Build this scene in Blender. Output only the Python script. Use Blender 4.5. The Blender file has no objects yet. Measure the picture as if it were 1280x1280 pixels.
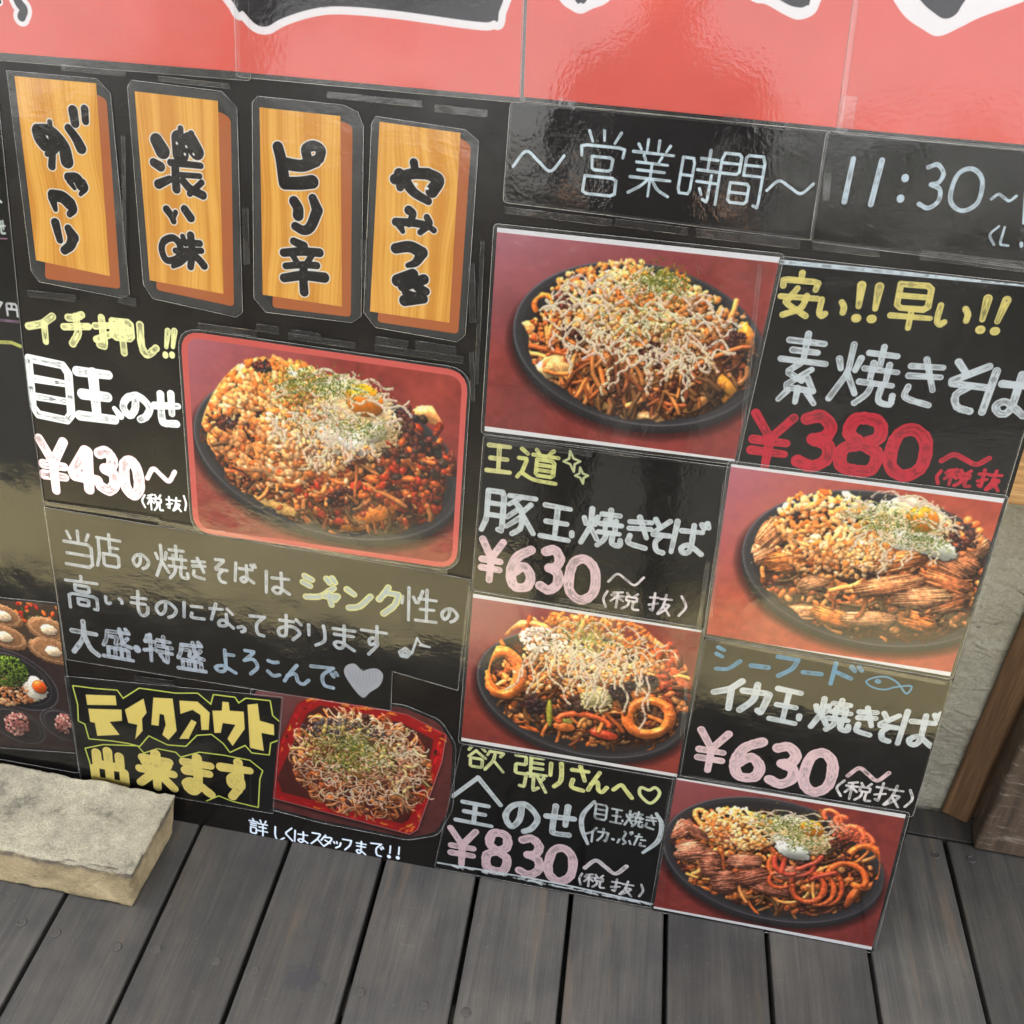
import bpy, bmesh, math, random
import numpy as np
from mathutils import Vector, Matrix

# ------------------------------------------------------------------ camera, world, sun, exposure
C = bpy.context.scene.collection
scene = bpy.context.scene
F_PX = 1322.49                                     # focal length for a 1280 px wide frame
# columns: world X, Y, Z seen from the camera (x right, y down, z forward)
MCV = np.array([[0.98273784, 0.17916564, 0.04610867],
                [0.13974135, -0.55555256, -0.81965463],
                [-0.12123815, 0.81194891, -0.57099937]])
CAM = np.array([0.10831954, -0.92487018, 1.28512142])
LEAN = math.radians(10.0419)                       # the board leans back by this much
SKEW = math.radians(-2.62)                         # deck planks against the board's normal
cd = bpy.data.cameras.new('camera'); cam = bpy.data.objects.new('camera', cd); C.objects.link(cam)
R = MCV.T
cam.matrix_world = Matrix(((R[0][0], -R[0][1], -R[0][2], CAM[0]), (R[1][0], -R[1][1], -R[1][2], CAM[1]),
                           (R[2][0], -R[2][1], -R[2][2], CAM[2]), (0, 0, 0, 1)))
cd.sensor_width = 36; cd.lens = F_PX / 1280 * 36; cd.clip_start = .05; cd.clip_end = 500
scene.camera = cam

SUN_EL, SUN_ROT = math.radians(68), math.radians(-22)
w = bpy.data.worlds.new('World'); scene.world = w; w.use_nodes = True
nt = w.node_tree; bg = nt.nodes['Background']
sky = nt.nodes.new('ShaderNodeTexSky'); sky.sky_type = 'NISHITA'; sky.sun_disc = False
sky.sun_elevation = SUN_EL; sky.sun_rotation = SUN_ROT; sky.dust_density = 2.5; sky.ozone_density = .7
bw = nt.nodes.new('ShaderNodeRGBToBW'); nt.links.new(sky.outputs[0], bw.inputs[0])       # thin high cloud: the blue is mostly washed out
cl = nt.nodes.new('ShaderNodeMix'); cl.data_type = 'RGBA'; cl.blend_type = 'MULTIPLY'; cl.inputs[0].default_value = 1; nt.links.new(bw.outputs[0], cl.inputs[6]); cl.inputs[7].default_value = (1.06, 1.0, .93, 1)
mx = nt.nodes.new('ShaderNodeMix'); mx.data_type = 'RGBA'; mx.inputs[0].default_value = .8; nt.links.new(sky.outputs[0], mx.inputs[6]); nt.links.new(cl.outputs[2], mx.inputs[7]); nt.links.new(mx.outputs[2], bg.inputs[0]); bg.inputs[1].default_value = .15
sd = bpy.data.lights.new('sun', 'SUN'); sd.energy = 4.0; sd.angle = math.radians(.6); sd.color = (1, .95, .86)
sun = bpy.data.objects.new('sun', sd); C.objects.link(sun)
sdir = Vector((math.sin(SUN_ROT) * math.cos(SUN_EL), math.cos(SUN_ROT) * math.cos(SUN_EL), math.sin(SUN_EL)))
sun.rotation_euler = sdir.to_track_quat('Z', 'Y').to_euler(); sun.location = (0, 2, 6)
vs = scene.view_settings
vs.view_transform = 'Standard'; vs.look = 'None'; vs.gamma = 1; vs.use_curve_mapping = False
vs.exposure = 3.08
scene.cycles.max_bounces = 8; scene.cycles.transparent_max_bounces = 24

# ------------------------------------------------------------------ board plane <-> photograph measurements
UPV = np.array([0, math.sin(LEAN), math.cos(LEAN)])
NRM = np.array([0, -math.cos(LEAN), math.sin(LEAN)])      # out of the board, to the viewer
def px2st(x, y):                                          # photograph point -> millimetres on the board face
    d = MCV.T @ np.array([x - 640.0, y - 640.0, F_PX])
    q = CAM + d * (-(NRM @ CAM) / (NRM @ d))
    return np.array([q[0], q @ UPV]) * 1000
def st2px(s, t):
    q = MCV @ (np.array([s / 1000, 0, 0]) + UPV * (t / 1000) - CAM)
    return np.array([q[0] / q[2] * F_PX + 640, q[1] / q[2] * F_PX + 640])
def world(s, t, off=0.0):                                 # mm, mm, mm off the face -> metres
    return Vector((s / 1000, 0, 0)) + Vector(UPV * (t / 1000)) + Vector(NRM * (off / 1000))
def scale_at(x, y):
    s, t = px2st(x, y); p = st2px(s, t)
    return (st2px(s + 1, t) - p)[0], (p - st2px(s, t + 1))[1]    # px per mm across / up
def deck_at(x, y, z=0):
    d = MCV.T @ np.array([x - 640.0, y - 640.0, F_PX]); return CAM + d * ((z - CAM[2]) / d[2])
def on_wall(x, y, Y):
    d = MCV.T @ np.array([x - 640.0, y - 640.0, F_PX]); return CAM + d * ((Y - CAM[1]) / d[1])

# ------------------------------------------------------------------ painting of printed and hand-lettered sheets
RNG = np.random.RandomState(7)
def smooth_noise(h, w_, cell, rng=RNG):
    gh, gw = max(2, int(h / cell) + 3), max(2, int(w_ / cell) + 3)
    g = rng.rand(gh, gw).astype(np.float32)
    yy = np.linspace(0, gh - 1.001, h); xx = np.linspace(0, gw - 1.001, w_)
    y0 = yy.astype(int); x0 = xx.astype(int); fy = (yy - y0)[:, None]; fx = (xx - x0)[None]
    fy = fy * fy * (3 - 2 * fy); fx = fx * fx * (3 - 2 * fx)
    return ((g[y0][:, x0] * (1 - fx) + g[y0][:, x0 + 1] * fx) * (1 - fy) + (g[y0 + 1][:, x0] * (1 - fx) + g[y0 + 1][:, x0 + 1] * fx) * fy).astype(np.float32)
def fbm(h, w_, cell, octs=3, rng=RNG):
    o = 0; a = 1; n = 0
    for k in range(octs): o = o + smooth_noise(h, w_, max(1.5, cell / 2 ** k), rng) * a; n += a; a *= .55
    return o / n
def blur(a, r):
    r = int(r)
    for ax in (0, 1):
        for _ in range(2):
            p = np.pad(a, [(r + 1, r) if k == ax else (0, 0) for k in range(a.ndim)], mode='edge')
            c = np.cumsum(p, axis=ax, dtype=np.float64)
            n = a.shape[ax]
            a = ((np.take(c, range(2 * r + 1, 2 * r + 1 + n), ax) - np.take(c, range(0, n), ax)) / (2 * r + 1)).astype(np.float32)
    return a
def catmull(P, n=6):
    P = [np.array(p, float) for p in P]
    if len(P) < 3: return P
    closed = np.allclose(P[0], P[-1])
    Q = [P[-2]] + P + [P[1]] if closed else [2 * P[0] - P[1]] + P + [2 * P[-1] - P[-2]]
    out = []
    for i in range(1, len(Q) - 2):
        a, b, c, d = Q[i - 1:i + 3]
        for k in range(n):
            t = k / n
            out.append(.5 * (2 * b + (c - a) * t + (2 * a - 5 * b + 4 * c - d) * t * t + (3 * b - a - 3 * c + d) * t ** 3))
    return out + [P[-1]]
def soften(P):
    if len(P) < 3: return P
    out = [P[0]]
    for a, b, c in zip(P, P[1:], P[2:]):
        out += [b + (a - b) * .13, b + (c - b) * .13]
    return out + [P[-1]]

P_SEED = [0]
STREAK = np.clip(.5 + 1.5 * (.6 * smooth_noise(512, 512, 7) + .4 * smooth_noise(512, 512, 16) - .5), 0, 1)
class Art:
    """a sheet's printed surface: an sRGB picture in board millimetres"""
    def __init__(s, x0, x1, y0, y1, base, res=2.5):
        s.x0, s.x1, s.y0, s.y1, s.res = x0, x1, y0, y1, res
        s.W = int((x1 - x0) * res); s.H = int((y1 - y0) * res)
        s.c = np.empty((s.H, s.W, 3), np.float32); s.c[:] = np.array(base, np.float32) / 255
        s.z = None
    def grid(s, bx0, bx1, by0, by1):                     # mm bounds -> slices and mm coords
        i0 = max(0, int((bx0 - s.x0) * s.res) - 2); i1 = min(s.W, int((bx1 - s.x0) * s.res) + 3)
        j0 = max(0, int((s.y1 - by1) * s.res) - 2); j1 = min(s.H, int((s.y1 - by0) * s.res) + 3)
        if i1 <= i0 or j1 <= j0: return None
        X = (np.arange(i0, i1) + .5) / s.res + s.x0; Y = s.y1 - (np.arange(j0, j1) + .5) / s.res
        return (slice(j0, j1), slice(i0, i1)), X[None].astype(np.float32), Y[:, None].astype(np.float32)
    def sdf_line(s, P, rad):
        P = np.array(P, float); rad = np.broadcast_to(np.asarray(rad, float), (len(P),))
        m = rad.max() + 1
        g = s.grid(P[:, 0].min() - m, P[:, 0].max() + m, P[:, 1].min() - m, P[:, 1].max() + m)
        if g is None: return None
        sl, X, Y = g; best = np.full((X.shape[1] and Y.shape[0], X.shape[1]), 1e9, np.float32); par = np.zeros_like(best); rr = np.ones_like(best)
        L = 0
        for k in range(max(1, len(P) - 1)):
            a = P[k]; b = P[min(k + 1, len(P) - 1)]; d = b - a; l2 = d @ d + 1e-9
            t = np.clip(((X - a[0]) * d[0] + (Y - a[1]) * d[1]) / l2, 0, 1)
            ra = rad[k] + (rad[min(k + 1, len(P) - 1)] - rad[k]) * t
            dd = np.hypot(X - a[0] - d[0] * t, Y - a[1] - d[1] * t) - ra
            u = dd < best
            best = np.where(u, dd, best); rr = np.where(u, ra, rr); par = np.where(u, L + t * math.sqrt(l2), par); L += math.sqrt(l2)
        return sl, best, rr, par
    def stroke(s, P, rad, col, alpha=1.0, streak=0.0):
        r = s.sdf_line(P, rad)
        if r is None: return
        sl, d, rr, par = r
        a = np.clip(.5 - d * s.res, 0, 1) * alpha
        col = np.array(col, np.float32) / 255
        if streak:                                       # paint marker: thin core, thicker rim, streaks along the stroke
            q = np.clip(-d / (rr + 1e-6), 0, 1)
            side = np.abs(d + rr)                        # distance from the centre line
            u = (par * 1.6 + P_SEED[0]).astype(int) % 512; v = (side * 7 + P_SEED[0]).astype(int) % 512; P_SEED[0] += 131
            n = STREAK[v, u]; n2 = STREAK[(u // 3 + 77) % 512, (u // 2) % 512]
            thin = np.clip((q - .15) * 2.2, 0, 1) * np.clip((n - .40) * 3.2, 0, 1) * (.2 + .6 * n2)
            a = a * (1 - streak * thin)
        s.c[sl] = s.c[sl] * (1 - a[..., None]) + col * a[..., None]
    def poly(s, pts, col, grow=0.0, alpha=1.0, feather=None):
        P = np.array(pts, float); m = grow + 1
        g = s.grid(P[:, 0].min() - m, P[:, 0].max() + m, P[:, 1].min() - m, P[:, 1].max() + m)
        if g is None: return
        sl, X, Y = g
        ins = np.zeros((Y.shape[0], X.shape[1]), bool); dist = np.full(ins.shape, 1e9, np.float32)
        n = len(P)
        for k in range(n):
            a = P[k]; b = P[(k + 1) % n]; d = b - a
            t = np.clip(((X - a[0]) * d[0] + (Y - a[1]) * d[1]) / (d @ d + 1e-9), 0, 1)
            dist = np.minimum(dist, np.hypot(X - a[0] - d[0] * t, Y - a[1] - d[1] * t))
            if a[1] != b[1]:
                c = ((Y > a[1]) != (Y > b[1])) & (X < (b[0] - a[0]) * (Y - a[1]) / (b[1] - a[1]) + a[0]); ins ^= c
        sd_ = np.where(ins, -dist, dist) - grow
        k_ = s.res if feather is None else 1 / feather
        a = (np.clip(.5 - sd_ * k_, 0, 1) * alpha)[..., None]
        s.c[sl] = s.c[sl] * (1 - a) + np.array(col, np.float32) / 255 * a
    def px(s, pts): return [px2st(x, y) for x, y in pts]
    # ---- piled food: colour and height painted together, shaded at the end like the studio photograph it reproduces
    def begin(s):
        s.lim = None; s.z = np.zeros((s.H, s.W), np.float32); s.gl = np.zeros((s.H, s.W), np.float32); s.mat = fbm(s.H, s.W, 3 * s.res, 3); s.fine = fbm(s.H, s.W, 1.2 * s.res, 2)
    def put(s, sl, m, z, col, gloss, tex):
        u = m & (z > s.z[sl])
        if s.lim is not None: u = u & s.lim[sl]
        if not u.any(): return
        c = np.array(col, np.float32) / 255
        v = (1 + tex * (s.mat[sl] - .5) * 2)[..., None] * (1 + tex * .6 * (s.fine[sl] - .5))[..., None]
        s.c[sl] = np.where(u[..., None], c * v, s.c[sl]); s.z[sl] = np.where(u, z, s.z[sl]); s.gl[sl] = np.where(u, gloss, s.gl[sl])
    def blob(s, x, y, rx, ry, ang, h, base, col, gloss=.3, tex=.25, lump=.0, power=.5):
        m = max(rx, ry) * 1.25
        g = s.grid(x - m, x + m, y - m, y + m)
        if g is None: return
        sl, X, Y = g; ca, sa = math.cos(ang), math.sin(ang)
        U = ((X - x) * ca + (Y - y) * sa) / rx; V = (-(X - x) * sa + (Y - y) * ca) / ry
        e = U * U + V * V
        if lump: e = e * (1 + lump * (s.mat[sl] - .5) * 4)
        q = np.clip(1 - e, 0, 1); z = base + h * q ** power
        if lump: z = z + min(lump, .25) * min(h, 4) * ((s.fine[sl] - .5) * .5 + (s.mat[sl] - .5) * 1.6) * np.minimum(1, q * 4)
        s.put(sl, e < 1, z, col, gloss, tex)
    def tube(s, P, rad, base, col, gloss=.4, tex=.2):
        r = s.sdf_line(P, rad)
        if r is None: return
        sl, d, rr, par = r
        q = np.clip(-d / rr, 0, 1); rad_ = np.sqrt(np.clip(1 - (1 - q) ** 2, 0, 1)) * rr
        s.put(sl, d < 0, base + rad_, col, gloss, tex)
    def shade(s, amb=.42):
        z = blur(s.z, 1) * .6 + s.z * .4
        gy, gx = np.gradient(z * s.res)
        gx = np.clip(gx, -9, 9); gy = np.clip(gy, -9, 9); m_ = np.sqrt(gx * gx + gy * gy) + 1e-6; k_ = 1.5 * np.tanh(m_ / 1.5) / m_; gx = gx * k_; gy = gy * k_
        n = 1 / np.sqrt(gx * gx + gy * gy + 1)
        lx, ly, lz = -.34, -.52, .78                      # from the upper left, behind the dish
        dif = np.clip((-gx * lx - gy * ly + lz) * n, 0, 1)
        occ = np.clip(1 + (s.z - blur(s.z, 3 * s.res)) * .07, .52, 1.12) * np.clip(1 + (s.z - blur(s.z, 1.1 * s.res)) * .12, .70, 1.07)
        hx, hy, hz = -.19, -.30, .93
        sp = np.clip((-gx * hx - gy * hy + hz) * n, 0, 1) ** 38 * s.gl * (.3 + s.mat)
        on = (s.z > 0)
        zb = blur(s.z, 7 * s.res); by_, bx_ = np.gradient(zb * s.res); big = np.clip(1.0 - .50 * (bx_ * lx + by_ * ly) * 1.0, .62, 1.30)
        li = (amb + .06 + .62 * dif) * occ * big
        k = np.where(on, li, 1)[..., None]
        s.c = np.clip(s.c * k + (sp * on)[..., None] * np.array([1, .95, .86], np.float32) * .62, 0, 1)
        s.c = s.c * .35 + blur(s.c, 1) * .65
    def image(s, name):
        im = bpy.data.images.new(name, s.W, s.H)
        a = np.ones((s.H, s.W, 4), np.float32); a[..., :3] = np.clip(s.c[::-1], 0, 1)
        im.pixels.foreach_set(a.ravel()); im.update(); im.pack()
        return im

# ------------------------------------------------------------------ handwriting: strokes in a 100 x 100 box, xxyy per point; ~ = curved
G = {
'イ': '8005 5035 1050,5535 5595', 'チ': '~7508 5018 2520,0548 9540,~5215 5560 3095',
'押': '0330 4025,2205 2285 1082,0368 4050,5012 9512 9555 5055 5012,5033 9533,7212 7298',
'し': '~2005 1865 4092 8570', '!': '5005 5060,5094 5095', '目': '1502 8505 8598 1595 1502,1535 8535,1565 8565',
'玉': '1008 8510,4812 4890,1850 8050,0590 9092,9870 9978', 'の': '~5015 4560 2585 0855 2520 6010 9245 8080 6095',
'せ': '0545 9538,7005 7062,~3010 3080 4092 8590', '¥': '1003 5045 9003,5045 5098,1550 8550,1570 8570',
'4': '6003 0868 9572,6505 6598', '3': '~1510 5003 8020 7040 4046,~4046 8055 8580 5097 1090', '0': '~5003 1520 1275 5097 8875 8525 5003',
'8': '~5048 1532 2505 7505 8532 5048 1062 1592 5098 8592 9062 5048', '6': '~7503 3025 1262 3095 7592 8565 5545 1865',
'~': '~0370 2530 5050 7570 9730', '(': '~7002 3550 7098', ')': '~3002 6550 3098', '1': '5003 5097',
'税': '4005 1015,0530 4528,2515 2597,2530 0465,2535 4555,5505 6318,9003 8018,5525 9025 9048 5548 5525,~6548 6275 4597,~8048 8090 9992',
'抜': '0325 4022,2203 2285 1080,0360 4048,5025 9822,~7203 6555 4597,6548 9248 8070 5097,6555 9897',
'当': '5003 5030,2008 2825,8008 7225,1035 8535 8595 1095,1565 8565', '店': '5502 5512,1015 9515,1515 1565 0595,5522 5555,5538 8538,3058 8558 8592 3092 3058',
'焼': '0830 1345,4025 3545,2505 2550 0595,2552 4282,5015 9215,7003 7032,4840 9840,6030 6055,8430 8455,4562 9562,~6562 6080 4597,~8062 8088 9892 9978',
'き': '1520 8515,1540 8535,4503 7563,~2062 2085 7595', 'そ': '2010 8008 1048 9048,~6050 3570 4592 7597',
'そ2': '2008 4528,8808 0850 9548,~6050 3570 4592 7597',
'ば': '1505 1097,3030 8528,~6010 6080 4595 3582 5570 9092,8005 8717,9400 9912', 'は': '1505 1097,3530 9828,~7005 6880 5095 3580 5568 9892',
'ジ': '1012 3022,0537 2547,~1592 5580 9040,7008 7822,8503 9317', 'ャ': '1045 9030 7058,3525 5097', 'ン': '1018 3535,~1592 5580 9535',
'ク': '~4503 3025 0850,3522 8822,~8822 7560 3097', '性': '2203 2297,0530 0350,3528 4243,6008 4843,5030 9830,7203 7290,5560 9258,4293 9992',
'高': '5001 5013,0518 9515,3028 7028 7045 3045 3028,1097 1055 9055 9092 8092,3568 6568 6585 3585 3568',
'い': '~1520 1570 2585 3575,~8022 9040 9062', 'も': '~4503 4070 5595 8085 8560,1530 8028,1050 7550', 'に': '1510 1095,4525 9022,~4565 4590 9590',
'な': '0525 5522,3003 0870,7518 9538,~7040 6885 4092 4075 6068 9595', 'っ': '~1050 6035 9055 8080 5092', 'て': '0520 9015,~9015 4550 5090 8597',
'お': '1028 6525,~3505 3580 1085 1060 6045 9065 6595,7515 9532', 'り': '2010 2055,~7505 8045 7575 4597',
'ま': '1020 9018,1542 8540,~5003 5080 3095 1578 4070 9095', 'す': '0522 9520,~6003 6050 4065 3550 5042 6560 3597',
'大': '0535 9535,~5003 4550 0597,~5045 7080 9897', '盛': '2015 9012,~2015 1540 0560,3030 5030 4550,~6003 7045 9555,8528 5557,8000 8808,2065 8565 8592,2065 2092,4265 4292,6365 6392,0395 9995',
'特': '1508 0830,0828 4026,2503 2597,0362 4252,5018 9218,7003 7035,4538 9838,4858 9858,8245 8292 7088,5870 6580', '・': '5050 5151',
'よ': '5520 8520,~5003 5080 2595 1080 4070 9092', 'ろ': '2008 7508 1548,~1548 6538 9065 5097', 'こ': '~2015 5020 8015,~1575 5095 9085',
'ん': '~5005 2060 0595,~1565 4550 5585 7595 9570', 'で': '0520 8015,~8015 4550 5090 8097,7540 8250,8832 9542',
'詳': '2003 2510,0318 4518,1030 4030,1042 4042,1055 4055 4090 1090 1055,6003 6515,9003 8515,5025 9825,5545 9245,5068 9968,7525 7598',
'く': '8003 2048 8097', 'ス': '1512 8012 5055 0595,5555 9595', 'タ': '4003 0550,~3520 8520 7055 2597,3545 7565', 'ッ': '1530 2545,4525 5042,~8528 7565 4092',
'フ': '1012 9012,~9012 7555 3097', '営': '2003 2818,4801 5015,8002 7018,1040 0824 9024 8838,3040 7040 6860 3260 3040,2070 8070 8097 1897 2070',
'業': '3503 3520,6003 6020,1512 2220,8510 7820,0525 9525,3030 3538,7030 6538,1542 8542,2055 8055,0568 9568,5042 5098,~4570 3082 0595,~5570 7085 9595',
'時': '0520 3520 3582 0582 0520,0550 3550,5018 9218,7003 7035,4538 9838,4858 9858,8245 8292 7088,5870 6580',
'間': '0597 0505 4505 4540 0540,0522 4522,5540 5505 9505 9595 8592,5522 9522,5540 9540,3055 7055 7090 3090 3055,3072 7072',
'安': '5001 5015,1032 0818 9218 8835,~4535 3058 2570 7595,~7050 6078 2097,0856 9654', '早': '1503 8503 8555 1555 1503,1528 8528,0573 9573,5055 5098',
'素': '1513 8513,2526 7526,5002 5040,0540 9540,4543 2257 5567,7050 2078 8080,6562 8280,5078 5098,3083 1597,7083 8897',
'王': '1010 9010,5010 5090,1850 8250,0590 9590', '道': '4505 5215,8503 7515,3820 9820,6820 6430,4832 9032 9078 4878 4832,4847 9047,4862 9062,1008 2520,0535 2535 1575,~0590 1578 4592 9895',
'豚': '1005 4005 4095 3392,1005 1070 0297,1033 4033,1060 4060,5010 9810,7210 5030,~6022 7545 7580 6097,6740 4860,7357 4882,9025 7545,7548 9990',
'シ': '1010 3018,0835 2843,~1592 5585 9050', 'ー': '0545 9555', 'ド': '3003 3097,3040 7560,7010 8025,8805 9618', 'カ': '0530 8528 8055 7095 6090,~4503 4055 0597',
'欲': '1510 0530,3510 4828,2530 0555,2532 5055,1060 4260 4292 1092 1060,7003 5540,6525 9825 9040,~7535 7060 5097,7562 9997',
'張': '0508 3508 3530 0530 0555 3855 3390 2088,5005 5060,5008 8508,5022 8522,5036 8536,4252 9852,6052 6097 7588,7055 9997,9060 8070',
'り2': '2010 2055,~7505 8045 7575 4597', 'さ': '1022 8518,4503 7555,~2060 2088 7595', 'へ': '~0360 3530 6050 9785',
'全': '5003 0548,5003 9848,2555 7555,3073 7073,5055 5092,1593 8593', 'ぶ': '4508 5520,~5030 4058 6078 4592,1565 0588,8565 9585,8508 9020,9603 9912',
'た': '0525 5522,3003 0595,5545 9043,~5572 5590 9590', '円': '1097 1010 9010 9097,1050 9050,5010 5050', 'L': '2003 2095 9095',
'出': '5002 5095,1512 1545 8545 8512,0558 0595 9595 9558', '来': '1520 8520,2030 3045,8030 7045,0552 9552,5003 5098,4555 0592,5555 9592',
'み': '2015 5515 2580,~2580 0575 1555 5550 9565,~8535 8065 6092', 'ろ2': '2008 7508 1548',
}
def strokes(ch):
    out = []
    for s_ in G[ch].split(','):
        cur = s_.startswith('~'); s_ = s_.lstrip('~')
        P = [np.array([int(p[:2]), int(p[2:])], float) / 100 for p in s_.split()]
        out.append(catmull(P) if cur else soften(P))
    A = np.concatenate(out); lo, hi = A.min(0), A.max(0)          # each character fills its own box
    k = [1 / (hi[i] - lo[i]) if hi[i] - lo[i] > .12 else 0 for i in (0, 1)]
    return [[np.array([(p[i] - lo[i]) * k[i] if k[i] else .5 for i in (0, 1)]) for p in P] for P in out]
JR = random.Random(3)
def glyph(art, ch, cx, cy, w_, h_, r, col, streak=.6, core=None, alpha=1.0, slant=0.0):
    """write one character; centre, size and pen radius measured in photograph pixels"""
    su, sv = scale_at(cx, cy); c = px2st(cx, cy); rm = r / ((su + sv) / 2)
    W, H = max(w_ / su - 2 * rm, .1), max(h_ / sv - 2 * rm, .1)
    a = math.radians(JR.uniform(-2, 2)); ca, sa = math.cos(a), math.sin(a)
    for S in strokes(ch):
        P = []
        for p in S:
            x = (p[0] - .5) * W; y = (.5 - p[1]) * H; x += slant * y
            P.append(c + np.array([x * ca - y * sa, x * sa + y * ca]))
        n = len(P); rr = [rm * (1 + JR.uniform(-.07, .07)) * (1.0 if n > 2 else (1.02 - .12 * k)) for k in range(n)]
        art.stroke(P, rr, col, alpha, streak)
    if core:
        JR2 = random.Random(1)
        for S in strokes(ch):
            art.stroke([c + np.array([(p[0] - .5) * W, (.5 - p[1]) * H]) for p in S], rm * core[0], core[1], .9, .3)
def write(art, items, r, col, **k):
    for it in items.strip().split(';'):
        q = it.split()
        if len(q) < 5: continue
        glyph(art, q[0], *[float(v) for v in q[1:5]], r, col, **k)
def write4(art, ox, oy, items, r, col, **k):             # same, read off a 4x enlargement with its corner at ox, oy
    for it in items.strip().split(';'):
        q = it.split()
        if len(q) < 5: continue
        v = [float(x) for x in q[1:5]]
        glyph(art, q[0], ox + v[0] / 4, oy + v[1] / 4, v[2] / 4, v[3] / 4, r, col, **k)
def line(art, pts, r, col, ox=0, oy=0, sc=1, curve=False, **k):
    P = [px2st(ox + x / sc, oy + y / sc) for x, y in pts]
    su, sv = scale_at(ox + pts[0][0] / sc, oy + pts[0][1] / sc)
    f = 1 / ((su + sv) / 2) / sc
    if curve: P = catmull(P)
    rad = np.array(r) * f if np.ndim(r) == 0 else np.interp(np.linspace(0, 1, len(P)), np.linspace(0, 1, len(r)), r) * f
    art.stroke(P, rad, col, **k)
# ------------------------------------------------------------------ what is written on each sheet
CREAM, WHITE, PINK, REDP, BLUE, CHALK = (228, 216, 136), (210, 218, 222), (232, 208, 214), (206, 46, 68), (92, 156, 194), (196, 204, 214)
GCREAM = (190, 193, 140)
def text_left_column(a):
    write4(a, 0, 320, 'イ 205 360 162 172;チ 382 366 162 188;押 568 397 215 205;し 740 422 110 185', 19 / 4, GCREAM, streak=.75)
    for x in (835, 868):
        line(a, [(x + 4, 375), (x - 4, 455)], [16, 11], GCREAM, 0, 320, 4, streak=.5); line(a, [(x - 8, 492), (x - 8, 498)], 15, GCREAM, 0, 320, 4)
    write4(a, 0, 320, '目 252 670 232 325', 5, WHITE, streak=.75)
    write4(a, 0, 320, '王 475 698 225 275', 6.5, WHITE, streak=.55); line(a, [(572, 762), (602, 800)], [12, 19], WHITE, 0, 320, 4)
    write4(a, 0, 320, 'の 682 757 170 155;せ 832 762 155 190', 4.7, WHITE, streak=.7)
    write4(a, 0, 320, '¥ 268 1048 168 300', 6, PINK, streak=.7); write4(a, 0, 320, '4 425 1070 175 245;3 535 1075 128 250;0 658 1110 128 225', 6.8, PINK, streak=.5)
    write4(a, 0, 320, '~ 805 1095 165 75', 3, PINK, streak=.2)
    write4(a, 0, 320, '( 718 1225 24 72;税 775 1232 85 88;抜 868 1240 80 75;) 926 1236 18 80', 1.3, WHITE, streak=.1)
def text_far_left(a):
    write4(a, 0, 320, '円 62 268 62 72', 1.5, (215, 218, 222), streak=.2); line(a, [(-10, 225), (12, 232), (-4, 260)], 5, (215, 218, 222), 0, 320, 4)
    write4(a, 0, 0, 'せ 12 1135 40 75', 1.5, (215, 225, 222)); line(a, [(-20, 985), (8, 1010)], 6, (215, 225, 222), 0, 0, 4)
    line(a, [(-200, 1185), (36, 1193)], 4, (160, 110, 135), 0, 0, 4); line(a, [(-200, 300), (94, 328)], 7, (140, 110, 135), 0, 320, 4, streak=.4)
    line(a, [(-200, 420), (60, 432), (108, 452)], 9, (205, 208, 120), 0, 320, 4, streak=.5)
def text_welcome(a):
    k = dict(streak=.35)
    write4(a, 0, 640, '当 395 178 150 190;店 548 190 140 180;の 710 242 95 85;焼 860 245 175 178;き 1000 278 80 115;そ 1112 290 72 128;ば 1230 300 120 112;は 1390 352 135 122', 2.1, CHALK, **k)
    write4(a, 0, 640, '性 2098 462 190 178;の 2250 510 95 80', 2.1, CHALK, **k)
    write4(a, 0, 640, 'ジ 1597 372 195 145;ャ 1660 432 100 85;ン 1797 435 150 122;ク 1945 440 130 165', 4.2, (218, 220, 160), core=(.52, (175, 190, 205)), **k)
    write4(a, 0, 640, '高 418 400 175 180;い 575 440 98 48;も 702 452 98 135;の 835 482 118 92;に 972 490 118 88;な 1112 512 128 125;っ 1212 580 52 42;て 1290 562 88 110;お 1452 572 130 130;り 1588 610 98 118;ま 1722 622 125 132;す 1870 637 142 160', 2.1, CHALK, **k)
    write4(a, 0, 640, '大 430 622 150 182', 3.2, CHALK, streak=.6)
    write4(a, 0, 640, '盛 592 650 168 172;特 795 680 160 150;盛 960 712 158 160', 2.6, (190, 200, 215), streak=.75)
    line(a, [(688, 676), (692, 684)], 17, (190, 200, 215), 0, 640, 4)
    write4(a, 0, 640, 'よ 1130 740 118 128;ろ 1258 748 85 130;こ 1372 777 78 88;ん 1487 805 140 105;で 1625 818 150 115', 2.3, (172, 192, 212), **k)
    # heart and note
    H = [(1815, 920), (1760, 860), (1725, 800), (1735, 765), (1775, 755), (1815, 790), (1850, 780), (1890, 780), (1916, 810), (1900, 860), (1850, 895)]
    a.poly([px2st(x / 4, 640 + y / 4) for x, y in catmull(H + [H[0]], 4)[:-1]], (196, 200, 212), .6, .9)
    for k_ in range(9): line(a, [(1745 + k_ * 17, 780 + abs(k_ - 4) * 3), (1770 + k_ * 14, 880 - abs(k_ - 4) * 9)], 3, (160, 165, 178), 0, 640, 4, alpha=.6)
    line(a, [(2005, 695), (2030, 680), (2050, 698), (2035, 715), (2012, 710), (2005, 695)], 12, CHALK, 0, 640, 4, streak=.3)
    line(a, [(2062, 700), (2088, 625)], 6, CHALK, 0, 640, 4); line(a, [(2088, 625), (2110, 655), (2152, 670), (2100, 660)], 5, CHALK, 0, 640, 4, curve=True)
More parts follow.
